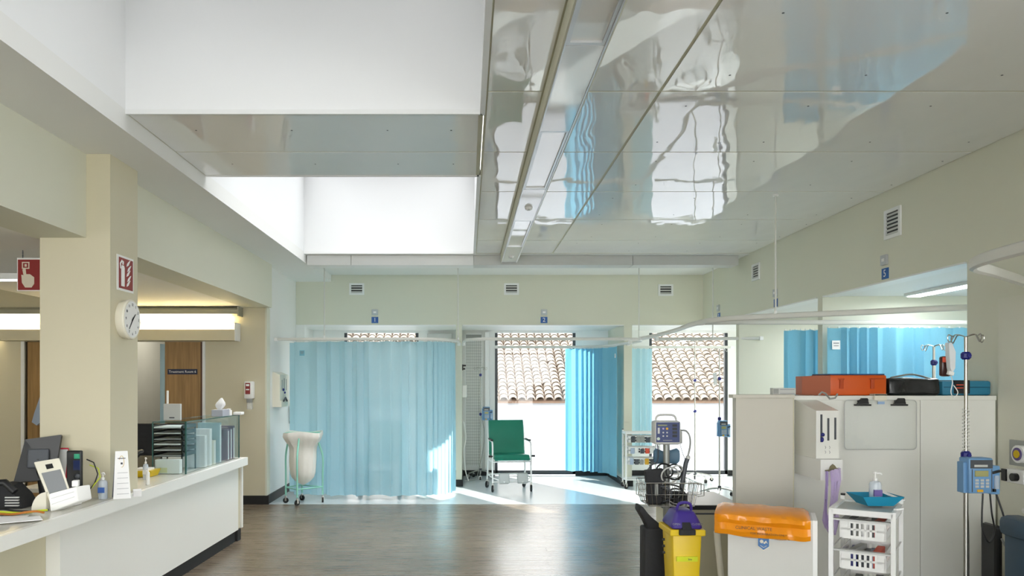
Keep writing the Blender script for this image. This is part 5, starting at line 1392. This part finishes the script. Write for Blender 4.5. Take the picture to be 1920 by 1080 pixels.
MB().tube([(a+0.01, 5.128, ZL+0.055), (b-0.01, 5.128, ZL+0.055)], 0.003, n=5).build('zip', mat('dark_teal_zip', '1E5D78', 0.5), o)

# clear board on the cupboard front
o = thing('clear_clipboard', (2.65, 5.05, 1.1), 'large clear acrylic clipboard hooked over the low cupboard', 'clipboard')
a, b = P(1583, 843, 5.04), P(1718, 750, 5.04)
mb = MB()
pr = []
def rr_(x0, x1, z0, z1, r_):
    out = []
    for cx_, cz_, a0_ in ((x1-r_, z1-r_, 0), (x0+r_, z1-r_, 90), (x0+r_, z0+r_, 180), (x1-r_, z0+r_, 270)):
        for k in range(5): out.append((cx_+r_*math.cos(R(a0_+k*22.5)), cz_+r_*math.sin(R(a0_+k*22.5))))
    return out
MB().prism(rr_(a.x, b.x, a.z, b.z, 0.025), 5.034, 5.039).build('board', acr, o)
e = MB(); loop = [(p[0], 5.0365, p[1]) for p in rr_(a.x, b.x, a.z, b.z, 0.025)]
e.tube(loop, 0.003, n=5, closed=True); e.build('board_edge', lgrey, o, smooth=True)
for xc in (1617, 1686):
    c = P(xc, 758, 5.03)
    k = MB().box(c.x-0.055, c.x+0.055, 5.022, 5.034, c.z-0.010, c.z, 0.002).build('bulldog_clip', black, o)
    MB().prism([(c.x-0.04, c.z+0.002), (c.x-0.01, c.z+0.04), (c.x+0.025, c.z+0.04), (c.x+0.035, c.z+0.002)], 5.012, 5.03).cyl((c.x-0.035, 5.02, c.z+0.018), (c.x+0.03, 5.02, c.z+0.03), 0.008).build('clip_spring', black, k)
c = P(1651, 742, 5.03)
MB().box(c.x-0.04, c.x+0.04, 5.026, 5.044, c.z-0.03, ZL+0.012, 0.002).box(c.x-0.04, c.x+0.04, 5.026, 5.11-0.02, ZL+0.002, ZL+0.012).build('hanger_hook', cplast, o)
MB().box(c.x-0.022, c.x+0.022, 5.022, 5.026, c.z-0.055, c.z-0.038).build('blue_logo', mat('pale_blue_logo', '9DB8DC', 0.5), o)

# ------------------------------------------------------------------ bins
# orange sack bin
sb = thing('orange_sack_bin', (1.52, 3.9, 0), 'white sack bin with an orange waste bag folded over its rim', 'bin', rz=-0.38)
MB().hexa([(1.325, 3.9, 0.03), (1.724, 3.9, 0.03), (1.724, 3.9, 0.86), (1.325, 3.9, 0.86)], [(1.44, 4.16, 0.03), (1.724, 4.16, 0.03), (1.724, 4.16, 0.86), (1.44, 4.16, 0.86)]).build('bin_body', mat('bin_pale_metal', 'C9C9C4', 0.35), sb)
MB().box(1.724, 1.745, 3.905, 4.16, 0.03, 0.86).build('bin_side', wcoat, sb)
xa_, xb_ = P(1357, 0, 3.86).x, P(1514, 0, 3.86).x
# sagging film: profile in (y,z) swept along x with fullness
prof = [(4.20, 0.800), (4.20, 0.888), (4.10, 0.892), (3.90, 0.886), (3.868, 0.872), (3.862, 0.85), (3.875, 0.83), (3.855, 0.80), (3.862, 0.775), (3.885, 0.768)]
rows = []
rnd = random.Random(2)
for k in range(37):
    t = k/36; x = xa_-0.02+(xb_-xa_+0.035)*t
    row = []
    for i, (y, z) in enumerate(prof):
        e_ = max(0, 1-t/0.06)+max(0, (t-0.95)/0.05)
        yy = y+(0.02*e_ if y < 4 else -0.02*e_)
        zz = z-0.012*t+(0.006*noise.noise(Vector((x*14, i*0.7, 2)))) - (0.012*e_ if i in (1, 2, 3) else 0)
        yy += 0.006*noise.noise(Vector((x*20, i*1.1, 5)))
        if i >= 7: zz -= 0.010*math.sin(t*PI)*0.5
        row.append((x, yy, zz))
    rows.append(row)
bag = MB(); bag.grid(rows)
for (row, sx_) in ((rows[0], -0.012), (rows[-1], 0.010)):
    c_ = (row[0][0]+sx_, 4.03, 0.83)
    vs = [bag.bm.verts.new(p) for p in row]; cv = bag.bm.verts.new(c_)
    for i in range(len(vs)-1): bag.bm.faces.new((vs[i], vs[i+1], cv))
bag.build('orange_sack', orangeb, sb, smooth=True)
text('sack_print', 'CLINICAL WASTE', 0.022, (1.45, 3.846, 0.812), (PI/2, 0, 0), mat('brown_print', '6E4A1A', 0.5), sb, 0.001)
text('sack_print', 'FOR INCINERATION ONLY', 0.014, (1.52, 3.846, 0.787), (PI/2, 0, 0), MATS['brown_print'], sb, 0.001)
# shield badge
c = P(1433, 1018, 3.895)
MB().prism([(c.x-0.030, c.z+0.036), (c.x+0.030, c.z+0.036), (c.x+0.030, c.z-0.02), (c.x, c.z-0.042), (c.x-0.030, c.z-0.02)], 3.893, 3.8995).build('badge_backing', mat('badge_pale', 'D5D2C5', 0.5), sb)
bd = MB().prism([(c.x-0.026, c.z+0.032), (c.x+0.026, c.z+0.032), (c.x+0.026, c.z-0.017), (c.x, c.z-0.036), (c.x-0.026, c.z-0.017)], 3.890, 3.893).build('shield_badge', mat('badge_blue', '3E70A8', 0.45), sb)
MB().sph((c.x-0.009, 3.889, c.z+0.006), 0.009, (1, 0.2, 1)).prism([(c.x-0.002, c.z-0.002), (c.x+0.012, c.z+0.012), (c.x+0.02, c.z-0.004), (c.x+0.012, c.z+0.002), (c.x+0.006, c.z-0.006)], 3.8885, 3.890).tube([(c.x-0.015, 3.889, c.z-0.014), (c.x, 3.889, c.z-0.024), (c.x+0.015, 3.889, c.z-0.014)], 0.0015, n=4).build('badge_emblem', mat('badge_emblem', 'D8D6C8', 0.5), bd)

# yellow bin with purple lid
yb_ = thing('yellow_waste_bin', (1.15, 4.2, 0), 'tall yellow waste bin with a purple domed lid', 'bin')
def ring(x0, x1, y0, y1, z): return [(x0, y0, z), (x1, y0, z), (x1, y1, z), (x0, y1, z)]
mb = MB(); mb.hexa(ring(1.115, 1.215, 4.12, 4.28, 0.0), ring(1.083, 1.240, 4.08, 4.30, 0.745))
bmesh.ops.bevel(mb.bm, geom=list(mb.bm.edges), offset=0.012, segments=2, profile=0.5, affect='EDGES')
mb.build('bin_body', yellow, yb_, smooth=True)
MB().box(1.068, 1.255, 4.065, 4.315, 0.735, 0.768, 0.006).build('rim', yellow, yb_)
mb = MB(); mb.hexa(ring(1.072, 1.252, 4.068, 4.31, 0.768), ring(1.112, 1.212, 4.12, 4.26, 0.862))
bmesh.ops.bevel(mb.bm, geom=list(mb.bm.edges), offset=0.022, segments=3, profile=0.5, affect='EDGES')
ld = mb.build('lid', purple, yb_, smooth=True)
MB().hexa([(1.13, 4.075, 0.765), (1.185, 4.075, 0.765), (1.178, 4.10, 0.80), (1.135, 4.10, 0.80)], [(1.13, 4.055, 0.755), (1.185, 4.055, 0.755), (1.178, 4.085, 0.805), (1.135, 4.085, 0.805)]).box(1.112, 1.198, 4.05, 4.068, 0.742, 0.772, 0.004).build('latch', softblack, ld)
MB().tube(smooth_path([(1.12, 4.14, 0.862), (1.13, 4.13, 0.895), (1.158, 4.12, 0.905), (1.19, 4.13, 0.895), (1.20, 4.14, 0.862)], 4), 0.008).build('lid_handle', purple, ld, smooth=True)
text('lid_print', 'OPEN', 0.016, (1.105, 4.083, 0.795), (R(60), 0, 0), inkl, ld)
text('lid_print', 'CLOSED', 0.016, (1.215, 4.083, 0.795), (R(60), 0, 0), inkl, ld)
MB().box(1.105, 1.215, 4.075, 4.092, 0.60, 0.625).build('yellow_green_label', yel2, yb_)
text('label_print', 'bio', 0.016, (1.175, 4.074, 0.612), (PI/2, 0, 0), ink, yb_)
for z in (0.70, 0.665, 0.63):
    MB().cyl((1.062+0.02*(0.7-z), 4.16, z), (1.05+0.02*(0.7-z), 4.16, z), 0.007).build('stud', black, yb_)

# black bin with leaning lid
bb_ = thing('black_waste_bin', (1.0, 4.35, 0), 'slim black waste bin with a lid tilted open left of the yellow bin', 'bin')
mb = MB(); mb.hexa(ring(1.02, 1.13, 4.46, 4.59, 0.0), ring(1.025, 1.15, 4.46, 4.60, 0.70))
bmesh.ops.bevel(mb.bm, geom=list(mb.bm.edges), offset=0.012, segments=2, profile=0.5, affect='EDGES')
mb.build('bin_body', softblack, bb_, smooth=True)
l0, l1 = P(1199, 955, 4.5), P(1243, 993, 4.5)
mb = MB(); 
mb.prism([(l0.x-0.002, l0.z+0.022), (l0.x+0.016, l0.z+0.018), (l0.x+0.06, l0.z-0.045), (l1.x+0.004, l1.z+0.016), (l1.x, l1.z-0.03), (l0.x+0.07, l1.z-0.04), (l0.x+0.03, l0.z-0.07), (l0.x-0.006, l0.z-0.01)], 4.47, 4.60)
bmesh.ops.bevel(mb.bm, geom=list(mb.bm.edges), offset=0.006, segments=2, profile=0.5, affect='EDGES')
mb.build('tilted_lid', softblack, bb_, smooth=True)

# ------------------------------------------------------------------ vital signs monitor on stand
vs = thing('vital_signs_monitor', (1.22, 4.85, 0), 'blue faced vital signs monitor on a grey stand with a wire basket', 'monitor')
Dv = 4.85
def V(px, py, dd=0.0): return P(px, py, Dv+dd)
a, b = V(1224, 831), V(1273, 790)
mb = MB().box(a.x, b.x, Dv-0.05, Dv+0.05, a.z-0.006, b.z+0.004, 0.014); mb.build('monitor_case', lgrey, vs, smooth=True)
MB().box(b.x-0.005, b.x+0.014, Dv-0.03, Dv+0.05, a.z+0.0, a.z+0.075, 0.005).build('side_pod', grey, vs)
MB().box(a.x+0.009, b.x-0.010, Dv-0.054, Dv-0.049, a.z+0.010, b.z-0.004, 0.001).build('control_face', mat('navy_face', '22356B', 0.35), vs)
MB().tube(smooth_path([(a.x+0.018, Dv, b.z), (a.x+0.024, Dv, b.z+0.028), (a.x+0.05, Dv, b.z+0.040), (b.x-0.05, Dv, b.z+0.040), (b.x-0.024, Dv, b.z+0.028), (b.x-0.016, Dv, b.z)], 5), 0.007).build('carry_handle', lgrey, vs, smooth=True)
yf = Dv-0.056
def btn(px, py, r_, m_):
    p = V(px, py); MB().cyl((p.x, yf+0.003, p.z), (p.x, yf-0.001, p.z), r_, n=14).build('button', m_, vs)
btn(1246.5, 802.8, 0.0075, MATS['amber_key']); btn(1239.5, 802.8, 0.006, mat('lilac_button', 'A99AD0', 0.4))
for (px, py) in ((1239.5, 810), (1246.5, 810), (1239.5, 816.5), (1246.5, 816.5)): btn(px, py, 0.005, lgrey)
btn(1230.5, 821.5, 0.0095, mat('pale_green_button', 'C9D8C6', 0.4))
p = V(1231, 801); q = V(1231, 812)
MB().box(p.x-0.006, p.x+0.006, yf-0.001, yf+0.002, q.z, p.z).build('side_key', lgrey, vs)
for k in range(4):
    p0_, p1_ = V(1256.5, 799+k*6.5), V(1265, 794.5+k*6.5)
    MB().box(p0_.x, p1_.x, yf-0.001, yf+0.002, p0_.z, p1_.z).build('display_window', mat('dark_display', '20262C', 0.15), vs)
p0_ = V(1229.5, 797.5); p1_ = V(1246.5, 795.5)
MB().box(p0_.x, p1_.x, yf-0.001, yf+0.002, p0_.z, p1_.z).build('name_strip', mat('olive_print', '8E9468', 0.5), vs)
p0_ = V(1239, 825); p1_ = V(1256, 823.8)
MB().box(p0_.x, p1_.x, yf-0.001, yf+0.002, p0_.z, p1_.z).build('small_print', inkl, vs)
xp = V(1249.5, 0).x; zb0 = V(0, 832).z
MB().cyl((xp, Dv, 0.10), (xp, Dv, zb0), 0.021).build('pole', mat('pole_grey', '8C8F8C', 0.35, metal=0.5), vs, smooth=True)
for k in range(5):
    an = 0.3+2*PI*k/5; ex, ey = xp+0.19*math.cos(an), Dv+0.19*math.sin(an)
    MB().cyl((xp, Dv, 0.11), (ex, ey, 0.085), 0.018, 0.012).build('base_leg', grey, vs)
    caster(vs, ex, ey, an, 0.03, local=False)
# wire basket
xa, xb = V(1201, 0).x, V(1297, 0).x; za, zb3 = V(0, 949, -0.12).z, V(0, 905, -0.12).z
ya_, yb2 = Dv-0.15, Dv+0.12
bk = MB()
def loop(z, ins=0): return [(xa+ins, ya_+ins, z), (xb-ins, ya_+ins, z), (xb-ins, yb2-ins, z), (xa+ins, yb2-ins, z)]
for z, ins, rad in ((zb3, 0, 0.004), ((za+zb3)/2, 0.012, 0.002), (za, 0.022, 0.003)):
    bk.tube(loop(z, ins), rad, n=6, closed=True)
for k in range(12):
    t = k/11
    for yy, y2 in ((ya_, ya_+0.022), (yb2, yb2-0.022)):
        bk.cyl((xa+(xb-xa)*t, yy, zb3), (xa+0.022+(xb-xa-0.044)*t, y2, za), 0.0017, n=5)
for k in range(9):
    t = k/8
    for xx, x2 in ((xa, xa+0.022), (xb, xb-0.022)):
        bk.cyl((xx, ya_+(yb2-ya_)*t, zb3), (x2, ya_+0.022+(yb2-ya_-0.044)*t, za), 0.0017, n=5)
    bk.cyl((xa+0.022, ya_+0.022+(yb2-ya_-0.044)*t, za), (xb-0.022, ya_+0.022+(yb2-ya_-0.044)*t, za), 0.0017, n=5)
bk.build('wire_basket', chrome, vs, smooth=True)
for s, xx in ((-1, xa), (1, xb)):
    MB().tube([(xx, ya_+0.03, zb3-0.01), (xx+s*0.04, ya_+0.03, zb3-0.012), (xx+s*0.04, ya_+0.03, zb3-0.08), (xx, ya_+0.03, zb3-0.085)], 0.003, n=6).tube([(xx, ya_+0.09, zb3-0.01), (xx+s*0.04, ya_+0.09, zb3-0.012), (xx+s*0.04, ya_+0.09, zb3-0.08), (xx, ya_+0.09, zb3-0.085)], 0.003, n=6).build('side_hook', chrome, vs, smooth=True)
# cuff, cables and probe
o = thing('pressure_cuff', tuple(V(1220, 905)), 'black blood pressure cuff standing in the wire basket', 'cuff')
a, b = V(1204, 902), V(1238, 877)
MB().obox(((a.x+b.x)/2, Dv-0.08, (a.z+b.z)/2), (b.x-a.x, 0.05, b.z-a.z), (0, R(-6), 0), 0.006).build('cuff_pouch', softblack, o)
MB().box(a.x+0.01, b.x-0.01, Dv-0.11, Dv-0.05, za+0.006, a.z+0.01, 0.01).build('cuff_wrap', softblack, o)
c_ = V(1222, 912); MB().box(c_.x-0.008, c_.x+0.012, Dv-0.115, Dv-0.108, c_.z-0.04, c_.z+0.03).build('grey_strap', grey, o)
o = thing('sensor_cables', tuple(V(1255, 940)), 'dark coiled sensor cables in the wire basket', 'cables')
for k, (cx_, cy_, rx, rz_, m__) in enumerate(((1245, 882, 0.05, 0.04, black), (1262, 884, 0.055, 0.045, black), (1254, 890, 0.06, 0.05, lgrey), (1266, 880, 0.035, 0.03, lgrey), (1240, 925, 0.05, 0.05, dgrey), (1265, 930, 0.055, 0.05, black), (1253, 920, 0.08, 0.04, black))):
    c = V(cx_, cy_, -0.06)
    MB().tube([(c.x+rx*math.cos(t*PI/8), c.y-0.02+0.03*math.sin(t*PI/8+k)-0.01*k*0.4, c.z+rz_*math.sin(t*PI/8)) for t in range(16)], 0.005, n=6, closed=True).build('cable_loop', m__, o, smooth=True)
MB().box(V(1215, 0).x, V(1245, 0).x, Dv-0.08, Dv+0.05, za+0.006, za+0.10, 0.012).build('cable_bundle', black, o)
MB().box(V(1258, 0).x, V(1285, 0).x, Dv-0.06, Dv+0.06, za+0.006, za+0.07, 0.012).build('cable_bundle', softblack, o)
o = thing('hand_probe', tuple(V(1284, 905)), 'grey hand probe upright at the right side of the wire basket', 'probe')
MB().tube([V(1277, 918, -0.05), V(1281, 895, -0.05), V(1286, 868, -0.05), V(1289, 860, -0.05)], 0.014, n=10).build('probe_body', dgrey, o, smooth=True)
MB().sph(tuple(V(1290, 858, -0.05)), 0.015).build('probe_cap', lgrey, o, smooth=True)
MB().tube(smooth_path([V(1290, 855, -0.05), V(1294, 835, -0.03), V(1293, 818, 0), V(1286, 808, 0), V(1275, 807, 0)], 6), 0.006).build('probe_lead', grey, o, smooth=True)
tag(MB().tube(smooth_path([V(1275, 832, 0.05), V(1280, 850, 0.03), V(1284, 862, 0), V(1281, 880, 0), V(1278, 905, 0)], 6), 0.002, n=6).build('thin_lead', grey, smooth=True), 'thin grey lead falling from the vital signs monitor', 'cable')
tag(MB().tube(smooth_path([V(1233, 833, 0.02), V(1234, 850, 0.03), V(1232, 866, 0.0), V(1222, 872, -0.03), V(1215, 880, -0.06)], 6), 0.004, n=6).build('cuff_hose', dgrey, smooth=True), 'dark hose from the vital signs monitor to the cuff', 'hose')
# blue-grey curved pad clamped behind the pole
rows = []
cH = V(1247, 858, 0.07)
for i in range(13):
    t = -1+2*i/12
    xx = cH.x+0.080*t; dep = -0.035*abs(t)**1.6
    hw = 0.036+0.018*abs(t)-0.05*max(0, abs(t)-0.85)*2.4
    rows.append([(xx, cH.y+dep+0.018*math.cos(2*PI*k/12), cH.z+0.014*abs(t)+hw*math.sin(2*PI*k/12)) for k in range(13)])
MB().grid(rows).build('curved_pad', padb, vs, smooth=True)

# speckled table behind
tb = thing('laminate_table', (1.4, 5.4, 0), 'speckled grey table top with black edge left of the pale cupboard end', 'table')
zt5 = 0.734
MB().prism([(1.31, 5.10), (1.72, 5.10), (1.82, 5.20), (1.82, 5.72), (1.36, 5.72), (1.31, 5.65)], zt5-0.002, zt5, 'z').build('table_top', mat('speckled_grey', 'A8A2A0', 0.3, var=0.12, scale=160), tb)
MB().prism([(1.302, 5.092), (1.724, 5.092), (1.828, 5.195), (1.828, 5.725), (1.355, 5.725), (1.302, 5.65)], zt5-0.03, zt5-0.003, 'z').build('edge_band', black, tb)
MB().box(1.38, 1.75, 5.15, 5.17, 0.0, zt5-0.03).box(1.38, 1.40, 5.17, 5.65, 0, zt5-0.03).build('side_panel', beige, tb)
MB().box(1.39, 1.74, 5.14, 5.15, zt5-0.07, zt5-0.06).build('groove', dgrey, tb)
o = tag(MB().tube(smooth_path([P(1344, 996, 4.45), P(1346, 1020, 4.45), P(1350, 1060, 4.45), P(1354, 1110, 4.45), (1.48, 4.45, 0.012)], 6), 0.018, n=12).build('support_rail', cplast, smooth=True), 'cream bent tube standing between the table and the orange sack bin', 'tube')

# ------------------------------------------------------------------ far bay details
mp_ = thing('wire_mesh_panel', (0.11, 12.6, 0.15), 'white wire mesh storage panel on the window wall left of the green chair', 'mesh panel')
x0, x1, z0, z1 = -0.035, 0.25, 0.16, 2.33
MB().box(x0, x0+0.015, 12.64, 12.655, z0, z1).box(x1-0.015, x1, 12.64, 12.655, z0, z1).box(x0, x1, 12.64, 12.655, z1-0.015, z1).box(x0, x1, 12.64, 12.655, z0, z0+0.015).build('panel_frame', wcoat, mp_)
g = MB()
for k in range(1, 9): g.cyl((x0+(x1-x0)*k/9, 12.648, z0), (x0+(x1-x0)*k/9, 12.648, z1), 0.002, n=4)
for k in range(1, 46): g.cyl((x0, 12.645, z0+(z1-z0)*k/46), (x1, 12.645, z0+(z1-z0)*k/46), 0.002, n=4)
g.build('mesh_wires', grey, mp_)
MB().box(x0+0.01, x1-0.01, 12.664, 12.684, 2.26, 2.33).build('top_grille', grey, mp_)
tag(MB().box(0.29, 0.36, 12.62, 12.684, 0.12, 2.36, 0.004).build('service_duct', wcoat), 'narrow white vertical service duct beside the mesh panel', 'duct')
tag(MB().box(-1.9+1.25, -0.25, 12.6, 12.684, 1.9, 2.33, 0.005).build('wall_box', lgrey), 'pale grey wall box above the right end of the wide curtain', 'wall box')
o = thing('wall_hook_bracket', tuple(P(868, 690, 11.9)), 'black double hook bracket on the pier left of the mesh panel', 'bracket')
a = P(870, 686, 12.0)
MB().box(-0.062, -0.02, 11.9, 11.93, a.z-0.01, a.z+0.015).box(-0.062, -0.03, 11.9, 11.93, a.z-0.06, a.z-0.035).box(-0.078, -0.06, 11.89, 11.94, a.z-0.07, a.z+0.02).build('hook', black, o)
o = thing('glove_holder', tuple(P(870, 740, 11.9)), 'white holder mounted on the pier below the black hook bracket', 'holder')
a, b = P(870, 745, 12.0), P(870, 722, 12.0)
MB().box(-0.078, -0.005, 11.85, 12.1, a.z, b.z, 0.01).build('holder_body', wplast, o)
tag(MB().tube(smooth_path([(-0.06, 11.8, P(0, 790, 12).z), (-0.05, 11.8, 0.9), (-0.02, 11.8, 0.7), (-0.05, 11.82, 0.5), (-0.03, 11.85, 0.2), (0.02, 11.9, 0.02)], 6), 0.01).build('hanging_hose', wplast, smooth=True), 'white corrugated hose hanging on the pier', 'hose')
tag(MB().tube(smooth_path([(S5[0]+0.02, 12.3, 1.0), (S5[0]+0.06, 12.3, 0.7), (S5[0]+0.03, 12.3, 0.4), (S5[0]-0.03, 12.25, 0.15), (S5[0]-0.08, 12.1, 0.02), (S5[0]-0.25, 12.0, 0.01)], 6), 0.006).build('power_lead', grey, smooth=True), 'grey power lead trailing from the pump left of the green chair', 'cable')

# wall services right
o = thing('suction_gauge', (3.46, 4.85, 1.1), 'round white and purple wall gauge at the right edge', 'gauge')
MB().box(3.448, 3.464, 4.73, 4.92, 1.02, 1.18, 0.002).build('wall_plate', grey, o)
MB().cyl((3.448, 4.78, 1.10), (3.40, 4.78, 1.10), 0.055, n=20).build('gauge_body', wplast, o, smooth=True)
MB().cyl((3.402, 4.78, 1.10), (3.396, 4.78, 1.10), 0.04, n=20).build('gauge_ring', mat('gauge_purple', '5B4A86', 0.4), o)
MB().cyl((3.397, 4.78, 1.10), (3.392, 4.78, 1.10), 0.025, n=16).build('gauge_dial', yellow, o)
o = thing('wall_socket_unit', (3.46, 4.85, 0.95), 'black and white wall socket unit below the round gauge', 'socket')
MB().box(3.41, 3.464, 4.74, 4.90, 0.915, 1.0, 0.004).build('socket_body', wplast, o)
MB().box(3.40, 3.412, 4.885, 4.925, 0.92, 0.995).build('socket_end', black, o)
MB().cyl((3.412, 4.80, 0.955), (3.38, 4.80, 0.955), 0.025, n=14).build('socket_plug', black, o)
# dark blue armchair
ac = thing('treatment_armchair', (3.2, 4.0, 0), 'dark blue padded treatment armchair at the lower right edge', 'armchair')
xa2 = P(1868, 0, 4.2).x
mb = MB().box(xa2, xa2+0.13, 3.75, 4.2, 0.72, 0.83, 0.035); mb.build('armrest', armch, ac, smooth=True)
MB().box(xa2+0.05, xa2+0.12, 3.8, 4.22, 0.12, 0.74, 0.02).build('side_support', armch, ac, smooth=True)
MB().box(xa2+0.06, xa2+0.11, 3.82, 4.15, 0.05, 0.62, 0.02).build('side_panel', softblack, ac)
MB().box(xa2+0.12, 3.43, 3.55, 4.1, 0.38, 0.50, 0.04).build('seat', armch, ac, smooth=True)
MB().box(xa2+0.12, 3.43, 4.1, 4.25, 0.42, 0.70, 0.04).build('backrest', armch, ac, smooth=True)
MB().box(xa2+0.12, 3.43, 3.6, 4.2, 0.06, 0.38).build('underframe', black, ac)
tag(MB().tube(smooth_path([P(1878, 1010, 4.27), P(1886, 1024, 4.27), P(1900, 1028, 4.27), P(1930, 1028, 4.27)], 6), 0.006).build('grey_tube', grey, smooth=True), 'thin grey tube looping beside the dark blue armchair', 'tubing')
tag(MB().box(P(1868, 0, 4.65).x, P(1882, 0, 4.65).x, 4.65, 4.8, 0.0, 0.68, 0.02).build('black_bin', black), 'narrow black bin behind the dark blue armchair', 'bin')
o = tag(MB().box(P(1912, 0, 4.2).x, 3.35, 3.9, 4.2, 0.831, 0.87, 0.018).build('white_cushion', linen, smooth=True), 'white folded cloth on the dark blue armchair', 'cloth')
